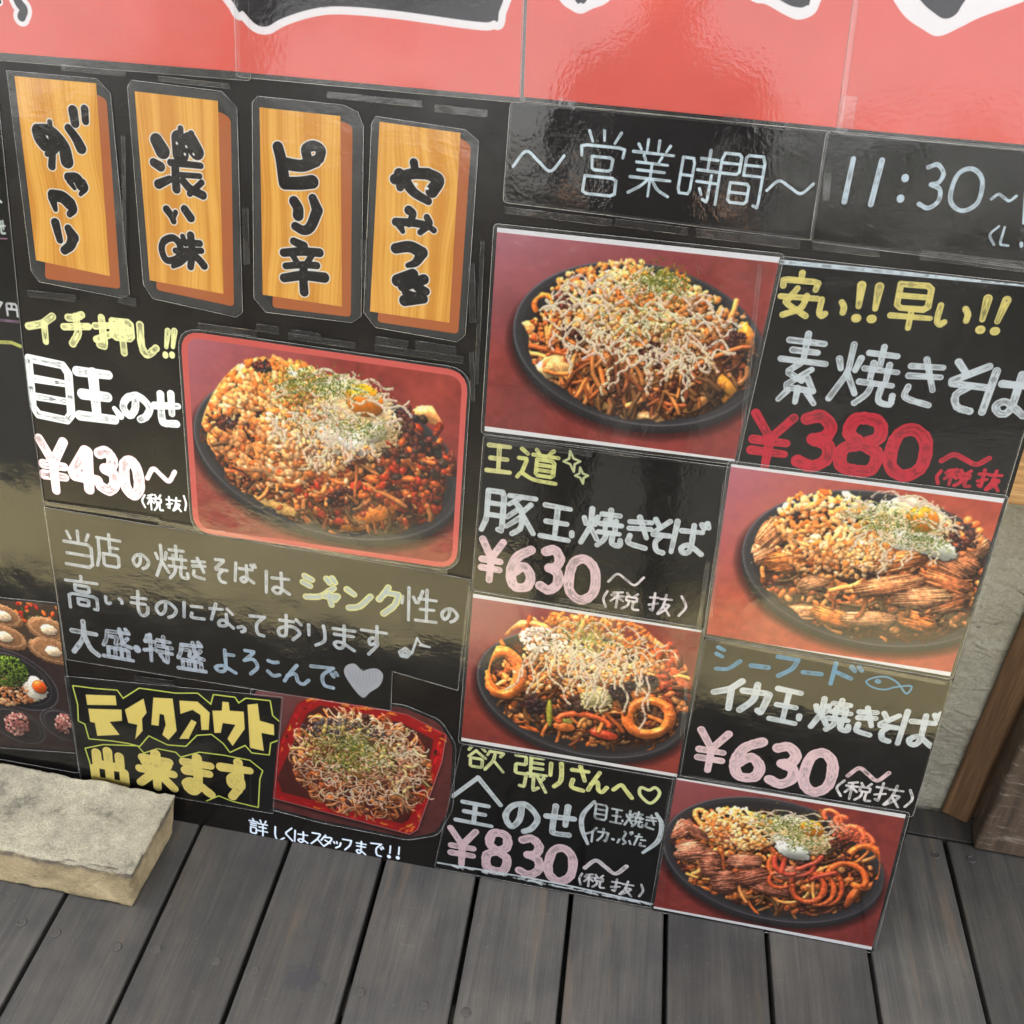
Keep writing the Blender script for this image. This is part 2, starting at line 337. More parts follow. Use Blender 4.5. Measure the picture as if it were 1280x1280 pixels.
def text_details(a):
    write4(a, 320, 960, '詳 12 298 100 85;し 118 330 55 72;く 165 330 40 70;は 225 345 75 62;ス 305 355 68 62;タ 352 365 62 64;ッ 405 385 45 38;フ 455 385 52 58;ま 525 398 58 68;で 605 408 72 68', 1.1, (200, 215, 232), streak=.15)
    for x, y in ((672, 390), (716, 396)):
        line(a, [(x, y), (x - 3, y + 36)], 4, (200, 215, 232), 320, 960, 4); line(a, [(x - 8, y + 52), (x - 7, y + 54)], 9, (200, 215, 232), 320, 960, 4)
def text_hours(a):
    c = (216, 232, 238)
    write4(a, 640, 0, '~ 133 805 262 100', 1.9, c, streak=.3)
    write4(a, 640, 0, '営 448 815 228 335;業 697 842 215 295;時 935 875 200 270;間 1140 905 228 275', 1.95, c, streak=.35)
    write4(a, 960, 0, '~ 108 935 238 68', 1.9, c, streak=.3)
def text_time(a):
    c = (205, 220, 228)
    line(a, [(425, 792), (380, 1005)], [13, 15], c, 960, 0, 4, streak=.6); line(a, [(568, 800), (512, 1018)], [15, 15], c, 960, 0, 4, streak=.6)
    line(a, [(683, 886), (683, 890)], 19, c, 960, 0, 4); line(a, [(660, 988), (660, 992)], 19, c, 960, 0, 4)
    write4(a, 960, 0, '3 820 930 118 240;0 990 947 172 232', 2.9, c, streak=.45); write4(a, 960, 0, '~ 1175 985 132 42', 1.9, c)
    line(a, [(1284, 955), (1274, 1112)], 8, c, 960, 0, 4)
    write4(a, 960, 0, '( 1122 1172 45 104;L 1188 1178 56 100', 1.6, c); line(a, [(1262, 1212), (1263, 1226)], 9, c, 960, 0, 4)
def text_cheap(a):
    write4(a, 960, 320, '安 157 192 215 245;い 318 262 150 112', 4.0, CREAM, streak=.25); write4(a, 960, 320, '早 720 252 230 245;い 922 300 178 125', 4.0, CREAM, streak=.4)
    for x0, y0, x1, y1, dx, dy in ((468, 145, 452, 250, 440, 309), (557, 152, 535, 262, 517, 313), (1098, 212, 1070, 316, 1060, 367), (1192, 220, 1145, 326, 1133, 374)):
        line(a, [(x0, y0), (x1, y1)], [23, 15], CREAM, 960, 320, 4, streak=.5); line(a, [(dx - 3, dy), (dx + 3, dy)], 22, CREAM, 960, 320, 4, streak=.2)
    write4(a, 960, 320, '素 168 560 255 372;焼 488 592 345 322;き 775 628 190 252', 4.1, WHITE, streak=.45)
    write4(a, 960, 320, 'そ2 1000 655 212 265', 4.8, WHITE, streak=.4); write4(a, 960, 320, 'は 1200 690 245 245', 5, WHITE, streak=.5)
    write4(a, 960, 320, '¥ 8 925 235 300', 5.6, REDP, streak=.55); write4(a, 960, 320, '3 240 925 212 310;8 467 942 250 322;0 700 982 238 290', 8, REDP, streak=.4)
    write4(a, 960, 320, '~ 985 1015 256 62', 3.4, REDP, streak=.3); write4(a, 960, 320, '( 850 1102 32 78;税 950 1106 150 96;抜 1105 1118 130 112;) 1212 1136 38 100', 2.3, REDP, streak=.3)
    line(a, [(-20, 20), (600, 78), (1500, 160)], 12, (212, 224, 230), 960, 320, 4, streak=.5)
def star(a, x, y, r, ox, oy):
    P = []
    for k in range(8):
        an = k * math.pi / 4; q = r if k % 2 == 0 else r * .38
        P.append((x + math.cos(an) * q * .8 + math.sin(an) * q * .18, y + math.sin(an) * q))
    P.append(P[0]); line(a, P, 6, (205, 210, 165), ox, oy, 4)
def text_royal(a):
    write4(a, 640, 320, '王 -65 1012 140 150', 3.1, (222, 220, 160), streak=.4); write4(a, 640, 320, '道 130 1045 215 178', 2.6, (222, 224, 150), streak=.4)
    star(a, 300, 1025, 52, 640, 320); star(a, 348, 1096, 40, 640, 320)
    write(a, '豚 636 641 72 56;', 3.5, WHITE, streak=.35)
    write4(a, 640, 640, '玉 228 52 185 185;焼 450 75 225 205;き 637 100 135 175;そ2 745 120 110 185;ば 890 128 195 188', 3.5, WHITE, streak=.3)
    write(a, '¥ 614 700 35 58', 4.6, PINK, streak=.3); write(a, '6 652 710 38 60;3 689 712 34 62;0 728 724 46 62', 6.0, PINK, streak=.35)
    write4(a, 640, 640, '~ 570 335 185 55;( 465 430 28 88;税 565 440 155 92;抜 740 458 120 110;) 855 470 42 108', 1.55, (232, 226, 230))
def text_seafood(a):
    write4(a, 640, 640, 'シ 1080 735 145 125', 2.7, BLUE, streak=.4); line(a, [(1196, 765), (1280, 775)], 13, BLUE, 640, 640, 4, streak=.5)
    write4(a, 960, 640, 'フ 88 775 125 112', 2.9, BLUE, streak=.4); line(a, [(175, 798), (265, 808)], 12, BLUE, 960, 640, 4, streak=.5)
    write4(a, 960, 640, 'ド 392 815 158 125', 2.9, BLUE, streak=.4)
    line(a, [(715, 868), (690, 905), (645, 850), (590, 822), (530, 825), (490, 845), (520, 872), (580, 885), (640, 872), (715, 868)], 5, BLUE, 960, 640, 4, curve=True); line(a, [(545, 843), (552, 845)], 12, BLUE, 960, 640, 4, streak=.3)
    write4(a, 640, 640, 'イ 1075 905 165 170;カ 1215 928 165 165', 4.2, WHITE, streak=.35)
    write4(a, 960, 640, '玉 95 968 175 180;焼 320 1010 215 175;き 490 1043 115 155;そ2 600 1075 115 155;ば 760 1082 215 195', 3.6, WHITE, streak=.3)
    write(a, '¥ 889 938 44 56', 4.6, PINK, streak=.35); write(a, '6 936 948 46 58;3 980 956 42 58;0 1023 965 48 60', 6.4, PINK, streak=.3)
    write(a, '~ 1085 967 54 16', 2.6, PINK); write4(a, 960, 960, '( 358 95 42 88;税 452 112 145 98;抜 600 130 145 112;) 708 150 38 95', 1.6, (232, 230, 232))
def text_everything(a):
    write(a, '欲 608 946 48 34', 2.0, (226, 230, 175), streak=.3); write(a, '張 664 966 44 46', 2.2, (226, 230, 175), streak=.3)
    write(a, 'り 695 968 20 34;さ 724 972 26 34', 2.8, (232, 234, 165), streak=.3); write(a, 'ん 748 977 28 28;へ 779 988 30 18', 2.6, (232, 234, 165), streak=.25)
    H = [(685, 172), (640, 130), (645, 95), (685, 108), (715, 95), (738, 120), (720, 155), (685, 172)]
    line(a, H, 8, (226, 230, 175), 640, 960, 4, curve=True)
    write(a, '全 596 1000 66 62', 2.9, WHITE, streak=.25); write(a, 'の 652 1021 48 40;せ 700 1024 42 42', 3.7, WHITE, streak=.4)
    line(a, [(412, 165), (355, 230), (350, 300), (378, 375)], [8, 12, 12, 8], WHITE, 640, 960, 4, curve=True, streak=.3); line(a, [(722, 225), (748, 280), (730, 360), (655, 420)], [8, 12, 12, 8], WHITE, 640, 960, 4, curve=True, streak=.3)
    write4(a, 640, 960, '目 445 217 68 84;玉 525 238 72 76;焼 612 252 100 84;き 695 268 60 75;イ 395 328 60 80;カ 455 332 62 70;ぶ 565 345 80 75;た 642 358 66 66', 1.4, WHITE); line(a, [(503, 352), (507, 354)], 7, WHITE, 640, 960, 4)
    write(a, '¥ 578 1058 40 50', 4, PINK, streak=.3); write(a, '8 622 1064 38 56;3 663 1070 36 54;0 701 1080 42 50', 5.2, PINK, streak=.35)
    write(a, '~ 757 1083 56 16', 2.6, (228, 222, 226)); write4(a, 640, 960, '( 342 550 22 64;税 412 560 112 72;抜 550 594 118 78;) 648 610 26 68', 1.4, (228, 226, 230))
    P = [(530, 1074), (556, 1079), (600, 1086), (660, 1096), (720, 1108), (815, 1129)]
    line(a, P, 1.2, (220, 228, 232), streak=.3)
    for k in range(60):
        t = JR.random(); x = 560 + 250 * t; y = 1080 + 49 * t; line(a, [(x, y), (x + JR.uniform(3, 9), y + JR.uniform(-1, 3))], JR.uniform(.5, 1.6), (225, 232, 236), alpha=.8)
YB = (240, 224, 136)
def text_takeout(a):
    q = lambda pts: [px2st(x / 4, 640 + y / 4) for x, y in pts]
    O1 = [(370, 868), (480, 882), (588, 890), (618, 932), (700, 880), (760, 888), (880, 905), (990, 905), (1058, 962), (1072, 912), (1175, 925), (1195, 955), (1232, 930), (1350, 942), (1362, 1015), (1410, 1058), (1404, 1130), (1352, 1150), (1345, 1208), (1262, 1198), (1228, 1160), (1152, 1195), (1120, 1152), (1060, 1105), (985, 1110), (930, 1165), (840, 1158), (745, 1112), (700, 1165), (640, 1150), (560, 1138), (450, 1128), (430, 1055), (398, 1040), (395, 960)]
    O2 = [(432, 1180), (520, 1162), (690, 1168), (722, 1205), (790, 1182), (880, 1200), (905, 1225), (1000, 1200), (1120, 1215), (1250, 1240), (1312, 1290), (1298, 1330), (1290, 1470), (1165, 1440), (1095, 1412), (1010, 1448), (880, 1428), (700, 1400), (560, 1385), (470, 1350), (455, 1250)]
    for O in (O1, O2): a.poly(q(O), (224, 234, 112), 2.0); a.poly(q(O), (16, 15, 14), -.1)
    polys = [[(432, 910), (580, 915), (585, 962), (440, 960)], [(445, 980), (610, 985), (612, 1040), (550, 1045), (600, 1110), (490, 1115), (478, 1050), (455, 1045)],
             [(628, 985), (720, 930), (735, 1000), (712, 1030), (715, 1090), (680, 1130), (690, 1060), (645, 1050)],
             [(770, 925), (865, 930), (885, 1090), (845, 1135), (815, 1110), (832, 1060), (822, 1010), (800, 1005), (795, 1065), (760, 1060)],
             [(900, 940), (990, 945), (1050, 1000), (1045, 1085), (1010, 1085), (1005, 1010), (965, 985), (905, 1005)], [(960, 1035), (985, 1048), (945, 1130), (900, 1130)],
             [(1115, 945), (1145, 948), (1150, 990), (1220, 995), (1225, 1080), (1165, 1165), (1140, 1130), (1180, 1060), (1115, 1050), (1105, 1100), (1075, 1100), (1065, 990), (1112, 990)],
             [(1240, 960), (1290, 955), (1300, 1040), (1370, 1060), (1372, 1112), (1308, 1100), (1320, 1190), (1252, 1175)]]
    for P in polys: a.poly(q(P), YB, .3); 
    write4(a, 0, 640, '出 548 1272 195 200;来 785 1290 215 210;ま 990 1312 180 212;す 1182 1335 190 216', 5.6, YB, streak=.12)
    for k in range(26):                                   # felt-pen streaks in the letters
        P = polys[k % len(polys)]; c = np.mean(P, 0); x, y = c + np.array([JR.uniform(-35, 35), JR.uniform(-45, 45)])
        line(a, [(x, y), (x + 30, y - 20)], 2, (232, 206, 110), 0, 640, 4, alpha=.25)
def text_banner(a):
    W_, K_ = (240, 236, 236), (38, 33, 38)
    def tile(pts, ox, oy=0): return [px2st(ox + x / 4, oy + y / 4) for x, y in catmull(list(pts) + [pts[0]], 5)[:-1]]
    for grow, col in ((7.6, W_), (0, K_)):
        a.poly(tile([(-260, -400), (-105, 20), (-60, 55), (0, 118), (60, 130), (130, 92), (270, 46), (420, 30), (700, 52), (1100, 106), (1188, 100), (1215, 60), (1225, -400)], 320), col, grow)
        line(a, [(60, -90), (95, 5), (122, 45), (112, 82)], 22 if grow == 0 else 46, col, 0, 0, 4, curve=True)
        line(a, [(-30, -50), (0, 5)], 12 if grow == 0 else 22, col, 0, 0, 4)
    a.poly(tile([(120, -200), (235, -5), (290, 45), (345, 68), (400, 45), (500, -8), (620, -200)], 640), W_); a.poly(tile([(240, -200), (318, -6), (345, 8), (375, -6), (460, -200)], 640), K_, .5)
    a.poly(tile([(-300, -200), (-100, -8), (-10, 22), (80, 72), (150, 98), (225, 72), (262, 5), (330, -200)], 960), W_); a.poly(tile([(-220, -200), (60, -5), (150, 32), (192, 22), (206, 0), (240, -200)], 960), K_, .5)
    a.poly(tile([(500, -200), (605, -30), (680, 80), (770, 145), (850, 180), (965, 132), (1060, 85), (1400, -60), (1500, -300)], 960), W_); a.poly(tile([(640, -200), (755, -12), (830, 60), (882, 88), (935, 66), (985, -8), (1150, -200)], 960), K_, .5)
    for k in range(160):
        x, y = JR.uniform(-60, 1200), JR.uniform(0, 95); line(a, [(x, y), (x + JR.uniform(-30, 30), y + JR.uniform(-12, 12))], 2.2, (92, 86, 92), 320, 0, 4, alpha=.35) if -100 < x < 1180 and y < 38 else None
def brush(a, ox, items):                                  # fat ink letters with a white rim
    for it in ((('w', 5.5), ('k', 0))):
        for s_ in items.strip().split(';'):
            v = [float(x) for x in s_.split()]
            r0, r1 = v[0], v[1]; P = [(v[i], v[i + 1]) for i in range(2, len(v), 2)]
            line(a, P, [r0 * 1.27 + it[1] + .6 * bool(it[1]), r1 * 1.27 + it[1] + .6 * bool(it[1])], (242, 240, 236) if it[0] == 'w' else (38, 34, 34), ox, 0, 4, curve=len(P) > 2)
    for s_ in items.strip().split(';'):
        v = [float(x) for x in s_.split()]
        for k in range(3):
            i = 2 + 2 * JR.randrange((len(v) - 2) // 2); x, y = v[i] + JR.uniform(-7, 7), v[i + 1] + JR.uniform(-7, 7)
            line(a, [(x, y), (x + JR.uniform(-16, 16), y + JR.uniform(-16, 16))], 2.2, (110, 106, 104), ox, 0, 4, alpha=.45)
def brush1(a): brush(a, 0, '27 26 195 655 205 690 228 722;20 27 190 645 255 655 320 730 338 805;10 16 252 608 258 680 266 740 262 830;14 10 300 720 270 760 238 770;16 22 345 640 382 690 408 740;20 18 368 552 378 615;16 15 426 545 430 605;18 22 345 885 385 890 408 925;12 8 350 905 375 940;18 8 415 915 428 940 405 970;22 25 268 975 315 985 350 1015;18 10 265 990 280 1045;22 12 355 1015 368 1045 350 1070;18 14 280 1112 292 1160 302 1198;16 24 345 1142 368 1185;22 16 368 1185 355 1225 325 1250')
def brush2(a):
    brush(a, 0, '26 30 785 700 815 755;17 19 772 812 805 832;18 14 795 920 850 895;30 34 895 690 905 770;34 30 950 705 985 760;12 12 905 642 905 680;13 13 958 668 950 700;14 12 855 812 1005 828;16 17 878 815 880 880 884 945;11 11 890 872 1000 880;15 17 918 905 955 945 1015 975;12 12 1010 912 950 968;15 12 835 1045 860 1080 870 1105;10 8 880 1060 868 1095;16 17 925 1045 955 1088;14 13 822 1205 868 1188 902 1225 895 1285 838 1300 812 1250 822 1205;13 13 892 1208 1000 1216;12 12 880 1252 1008 1252;15 14 955 1175 962 1262 955 1332;13 9 940 1275 905 1312 868 1330;14 15 968 1270 1000 1300 1022 1328;10 10 915 1180 930 1220')
    for x, y in ((885, 713), (932, 730), (968, 768), (925, 768)): line(a, [(x, y), (x + 3, y + 5)], 5, (242, 240, 236), 0, 0, 4)
def brush3(a): brush(a, 320, '22 24 112 735 128 800 142 900;24 26 145 915 220 915 282 908;24 22 140 815 230 828 300 805;20 20 318 790 325 750 290 728 252 745 258 790;20 22 192 1005 212 1040 212 1075;17 22 285 990 308 1050;22 17 308 1050 275 1130 240 1150 198 1130;15 17 190 1205 240 1228;16 17 140 1262 230 1256 318 1262;12 12 185 1275 205 1308;12 12 282 1272 258 1310;13 14 150 1328 235 1322 305 1326;17 20 142 1388 235 1376 342 1386;16 18 240 1325 238 1390 242 1458')
def brush4(a):
    brush(a, 320, '20 22 695 895 780 868 860 868;22 26 860 868 912 900 880 955;17 15 790 812 800 870;22 16 718 868 722 935;22 15 745 900 790 960 862 1005;16 15 700 1108 780 1112 855 1125;18 12 765 1050 785 1070 765 1120;10 12 850 1120 890 1150;13 12 855 1085 868 1120 822 1160;16 10 720 1125 735 1155;20 24 700 1240 770 1232 830 1262;22 10 830 1265 800 1310 760 1325;24 22 710 1400 785 1370;20 20 735 1430 840 1395;24 16 780 1385 820 1440 850 1455;14 12 748 1460 800 1475 845 1455;22 18 745 1500 838 1492')
    line(a, [(800, 918), (804, 922)], 7, (242, 240, 236), 320, 0, 4); line(a, [(850, 940), (858, 942)], 7, (242, 240, 236), 320, 0, 4)
    for k in range(14): line(a, [(1003 + JR.uniform(-6, 10), 1340 + k * 10), (1012 + JR.uniform(-8, 8), 1350 + k * 10)], 1.6, (245, 225, 205), 320, 0, 4, alpha=.8)
# ------------------------------------------------------------------ the printed food photographs
TK = [(226, 170, 108), (212, 142, 78), (234, 192, 140), (200, 120, 56), (230, 180, 118), (238, 206, 160)]
ND = [(204, 118, 60), (180, 94, 44), (222, 146, 80), (160, 82, 42)]
DK = [(66, 30, 26), (88, 40, 30), (50, 26, 24)]
MY = (255, 238, 212)
class Food:
    """things heaped on a dish; positions are given in photograph pixels, sizes in pixels too"""
    def __init__(s, a, seed, cx, cy, ax, ay, rot=0.0, rise=26):
        s.a, s.r = a, random.Random(seed); a.begin()
        s.c = px2st(cx, cy); su, sv = scale_at(cx, cy); s.k = 1 / su; s.kv = 1 / sv
        s.ax, s.ay, s.rot, s.rise = ax / su, ay / sv, rot, rise * 1.35; s.post = []; s.tint = fbm(a.H, a.W, 26 * a.res, 3)
    def mm(s, x, y): return px2st(x, y)
    def table(s, c0, c1, veil=None):
        a = s.a; n = fbm(a.H, a.W, 60 * a.res, 3); g = fbm(a.H, a.W, 9 * a.res, 3)
        t = np.clip(n * 1.6 - .3, 0, 1)[..., None]
        c0 = [v * .80 + u * .20 for v, u in zip(c0, (156, 104, 92))]; c1 = [v * .80 + u * .20 for v, u in zip(c1, (140, 92, 84))]
        a.c[:] = np.minimum(1, (np.array(c0, np.float32) * (1 - t) + np.array(c1, np.float32) * t) / 255 * 1.15) * (.88 + .24 * g[..., None])
        if veil:                                          # paler corner of the table, partly laminate glare painted into the print
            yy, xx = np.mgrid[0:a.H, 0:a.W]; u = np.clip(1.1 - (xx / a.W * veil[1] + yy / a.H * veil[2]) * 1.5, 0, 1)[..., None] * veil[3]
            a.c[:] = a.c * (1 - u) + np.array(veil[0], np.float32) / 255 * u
    def grain(s, n, col, al=.25):
        a = s.a
        for _ in range(n):
            x = s.r.uniform(a.x0, a.x1); y = s.r.uniform(a.y0, a.y1); L = s.r.uniform(20, 80)
            a.stroke([(x, y), (x + L, y - L * .12 + s.r.uniform(-3, 3))], s.r.uniform(.2, .7), col, s.r.uniform(.1, 1) * al)
    def ell(s, k, n=60, dy=0, kk=None):
        ca, sa = math.cos(s.rot), math.sin(s.rot)
        return [s.c + np.array([math.cos(t) * s.ax * k * ca - math.sin(t) * s.ay * (kk or k) * sa, math.cos(t) * s.ax * k * sa + math.sin(t) * s.ay * (kk or k) * ca + dy]) for t in np.linspace(0, 2 * math.pi, n, endpoint=False)]
    def plate(s, rim=(112, 114, 124), body=(40, 40, 42), shadow=True, depth=9):
        a = s.a
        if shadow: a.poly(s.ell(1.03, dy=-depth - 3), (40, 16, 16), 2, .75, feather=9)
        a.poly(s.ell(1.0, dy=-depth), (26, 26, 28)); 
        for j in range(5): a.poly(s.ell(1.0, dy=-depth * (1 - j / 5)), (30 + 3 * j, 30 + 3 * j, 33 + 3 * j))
        a.poly(s.ell(1.0), (64, 65, 70)); a.poly(s.ell(.975), (50, 51, 55)); a.poly(s.ell(.93), body)
        E = s.ell(.995, 72)
        for i in range(72):
            t = i / 72 * 2 * math.pi; b = max(0, math.cos(t - 2.6)) ** 1.3 + .75 * max(0, math.cos(t - 5.0)) ** 8 + .1 * s.r.random()
            if b > .05: a.stroke([E[i], E[(i + 1) % 72]], .75, rim, min(1, b), 0)
        for _ in range(700):
            t = s.r.uniform(0, 6.283); k = s.r.uniform(.94, 1.0); q = s.c + np.array([math.cos(t) * s.ax * k, math.sin(t) * s.ay * k - s.r.uniform(0, depth) * (math.sin(t) < 0)])
            a.stroke([q, q + [.3, 0]], s.r.uniform(.15, .4), (125, 126, 132), s.r.uniform(.1, .6))
    def base(s, x, y):                                    # height of the heap under a point (mm): a peak set back from the middle
        d = np.array([x, y]) - s.c; e = (d[0] / s.ax) ** 2 + ((d[1] - .22 * s.ay) / (s.ay * 1.12)) ** 2
        return s.rise * max(0, 1 - e * .9) ** .85
    def tone(s, x, y, c):                                 # sauce soaks the lower parts, the peak stays pale; patches of both
        a = s.a; i = min(max(int((x - a.x0) * a.res), 0), a.W - 1); j = min(max(int((a.y1 - y) * a.res), 0), a.H - 1); h = min(1, s.base(x, y) / s.rise); q = min(1, max(0, (h - .25) * 1.1 + (s.tint[j, i] - .5) * 1.9))
        q = min(1, q + .12); w_ = (.76 + .30 * q, .60 + .49 * q, .46 + .66 * q); return [min(255, c[k] * w_[k]) for k in range(3)]
    def soak(s, x, y):                                    # dark sauce pools between the noodles
        a = s.a; i = min(max(int((x - a.x0) * a.res), 0), a.W - 1); j = min(max(int((a.y1 - y) * a.res), 0), a.H - 1)
        return min(1.12, max(.42, .85 + (s.tint[a.H - 1 - j, i] - .52) * 3.2))
    def at(s, box):                                       # random point inside an ellipse given in photo px (cx, cy, rx, ry)
        while 1:
            u, v = s.r.uniform(-1, 1), s.r.uniform(-1, 1)
            if u * u + v * v < 1: return px2st(box[0] + u * box[2], box[1] + v * box[3] + u * box[2] * .13)
    def bits(s, n, box, cols, r0, r1, lift=0, gloss=.3, tex=.25, elong=1.5, lump=.2):
        if cols[0] in TK: n = int(n * 1.9); r0 *= .62; r1 *= .80; lump = .3
        for _ in range(n):
            x, y = s.at(box); r = s.r.uniform(r0, r1) * s.k
            c = s.tone(x, y, s.r.choice(cols)) if cols[0] in TK else s.r.choice(cols); q = s.r.uniform(.86, 1.08)
            s.a.blob(x, y, r * s.r.uniform(1, elong), r * s.r.uniform(.7, 1), s.r.uniform(0, 3.14), r * 1.1, s.base(x, y) + lift + s.r.uniform(-2, 2.2), [v * q for v in c], gloss, tex, lump)
    def curl(s, n, box, cols, w0, w1, L0, L1, lift=0, gloss=.5, tex=.2, bend=1.0, ang=None, sag=0):
        for _ in range(n):
            x, y = s.at(box); t = s.r.uniform(0, 6.28) if ang is None else ang + s.r.gauss(0, .5); P = []; L = s.r.uniform(L0, L1) * s.k / 8; cv = s.r.uniform(-.35, .35) * bend
            for k in range(9):
                P.append((x, y)); x += math.cos(t) * L; y += math.sin(t) * L; t += cv + s.r.uniform(-.22, .22) * bend
            h = s.base(*P[4]) + lift + s.r.uniform(-3, 2); c = s.r.choice(cols); q = s.r.uniform(.78, 1.14)
            if cols[0] == ND[0]: q *= s.soak(*P[4])
            s.a.tube(P, s.r.uniform(w0, w1) * s.k, h, [v * q for v in c], gloss, tex)
    def sauce(s, P, w, col, al=.92):                       # a run of mayonnaise: soft edge, shaded underside, pale crest, sinking between the scraps
        a = s.a; r = a.sdf_line(P, w)
        if r is None: return
        sl, d, rr, par = r; m = a.mat[sl]; z = a.z[sl]
        al_ = np.clip(.5 - d * a.res * .55, 0, 1) * al * np.clip((m - .24) * 6, .4, 1)
        gy, gx = np.gradient(np.clip(-d, 0, 9)); sh = np.clip(1 + (-gx * -.5 - gy * -.75) * .9 * a.res * .25, .86, 1.06)[..., None]
        un = np.clip(.5 - (d - .5) * a.res * .4, 0, 1)[..., None] * .16
        c = a.c[sl] * (1 - un); a.c[sl] = c * (1 - al_[..., None]) + np.clip(np.array(col, np.float32) / 255 * sh, 0, 1) * al_[..., None]
    def drizzle(s, n, box, w, L, lift=6, col=MY, ang=-1.57, wig=1.0, gloss=.5): s.post.append(lambda: s._drizzle(n, box, w, L, col, ang, wig))
    def _drizzle(s, n, box, w, L, col, ang, wig):
        for _ in range(n):
            x, y = s.at(box); t = ang + s.r.gauss(0, .4); P = []; st = L * s.k / 12 * s.r.uniform(.6, 1.2); ph = s.r.uniform(0, 6)
            for k in range(s.r.randint(6, 14)):
                P.append(np.array((x, y))); t2 = t + math.sin(ph + k * .9) * .7 * wig; x += math.cos(t2) * st; y += math.sin(t2) * st
            P = catmull(P, 3); s.sauce(P, [s.k * w * s.r.uniform(.65, 1.3) for _ in P], [v * s.r.uniform(.94, 1.0) for v in col])
    def net(s, box, w, lift=6, rows=7, wig=5, col=MY): s.post.append(lambda: s._net(box, w, rows, wig, col))
    def _net(s, box, w, rows, wig, col):                   # mayonnaise drawn to and fro over the heap
        R = s.r
        for j in range(rows):
            v = -1 + 2 * (j + .5) / rows + R.uniform(-.1, .1); v = max(-.97, min(.97, v)); hw = box[2] * math.sqrt(1 - v * v); m = max(8, int(hw / 3.2)); P = []; y = 0; ph = R.uniform(0, 6)
            for i in range(m):
                u = -1 + 2 * i / (m - 1); ph += R.uniform(.7, 1.7); y = math.sin(ph) * wig * R.uniform(.6, 1.6)
                arc = -abs(u) ** 2 * box[3] * .12
                P.append(px2st(box[0] + u * hw + R.uniform(-2, 2) + math.cos(ph) * 2.5, box[1] + v * box[3] + y - arc + u * hw * .13))
            P = catmull(P, 3); i = 0
            while i < len(P) - 3:
                n_ = R.randint(5, 22); seg = P[i:i + n_]
                if len(seg) > 2 and R.random() > .10: s.sauce(seg, [s.k * w * R.uniform(.6, 1.45) for _ in seg], [q * R.uniform(.93, 1.0) for q in col])
                i += n_ - 1
        for _ in range(rows * 3):
            x, y = s.at(box); s.sauce(catmull([np.array((x + R.uniform(-3, 3), y + k * -3.0)) for k in range(4)], 3), s.k * w * .8, col)
    def flecks(s, n, box, lift=9, cols=((108, 124, 40), (84, 104, 32), (136, 148, 64), (62, 84, 28)), r0=.5, r1=1.2): s.post.append(lambda: s._flecks(n, box, cols, r0, r1))
    def _flecks(s, n, box, cols, r0, r1):
        for _ in range(int(n * .10)):
            g = (s.r.gauss(0, .36), s.r.gauss(0, .36)); p = px2st(box[0] + g[0] * box[2], box[1] + g[1] * box[3] + g[0] * box[2] * .13); s.a.poly([p + np.array([math.cos(t) * 2.6 * s.k * s.r.uniform(.6, 1.2), math.sin(t) * 1.8 * s.k * s.r.uniform(.6, 1.2)]) for t in np.linspace(0, 6.28, 7)[:-1]], (128, 140, 62), 0, .38, feather=1.6)
        for _ in range(int(n * 1.5)):
            g = (s.r.gauss(0, .42), s.r.gauss(0, .42)); p = px2st(box[0] + g[0] * box[2], box[1] + g[1] * box[3] + g[0] * box[2] * .13)
            L = s.r.uniform(.5, 1.9) * s.k; t = s.r.uniform(0, 3.14); e = np.array([math.cos(t), math.sin(t)]) * L
            s.a.stroke([p - e, p + e], s.r.uniform(.3, .72) * s.k, s.r.choice(cols), s.r.uniform(.6, 1))
    def finish(s, amb=.56):
        s.a.shade(amb)
        for q in s.post: q()
        lum = s.a.c.mean(2, keepdims=True); c = np.clip(s.a.c * 1.10 - lum * .10, 0, 1); c = c * .35 + blur(c, 1) * .65
        s.a.c = np.clip((c ** .93) * .96 + np.array([.045, .030, .022], np.float32), 0, 1)
    def leaf(s, x, y, rx, ry, ang, col, lift=3, gloss=.5, tex=.3):
        p = px2st(x, y); s.a.blob(p[0], p[1], rx * s.k, ry * s.k, ang, ry * s.k * .45, s.base(*p) + lift, col, gloss, tex, .16, .8)
    def meat(s, x, y, rx, ry, ang, col, lift=4):
        p = px2st(x, y); R = s.r
        s.a.blob(p[0], p[1], rx * s.k, ry * s.k, ang, ry * s.k * .5, s.base(*p) + lift - 2, [v * .72 for v in col], .4, .5, .22, .7)
        for _ in range(int(ry * 1.3)):                    # the grain of the sliced meat runs along it
            v = R.uniform(-.75, .75); m = math.sqrt(1 - v * v) * rx * R.uniform(.5, .95); u0 = R.uniform(-.25, .25) * rx; w_ = R.uniform(-1.5, 1.5); ca, sa = math.cos(ang), math.sin(ang); q = R.uniform(.78, 1.25)
            P = [(p[0] + ((u0 + t * m) * ca - (v * ry + w_ * math.sin(t * 2)) * sa) * s.k, p[1] + ((u0 + t * m) * sa + (v * ry + w_ * math.sin(t * 2)) * ca) * s.k) for t in (-1, -.5, 0, .5, 1)]
            s.a.tube(P, [x_ * s.k for x_ in (.4, 1.1, 1.4, 1.1, .4)], s.base(*p) + lift + ry * s.k * .5 * math.sqrt(1 - v * v) - 2.6, [w * q for w in col], .7, .45)
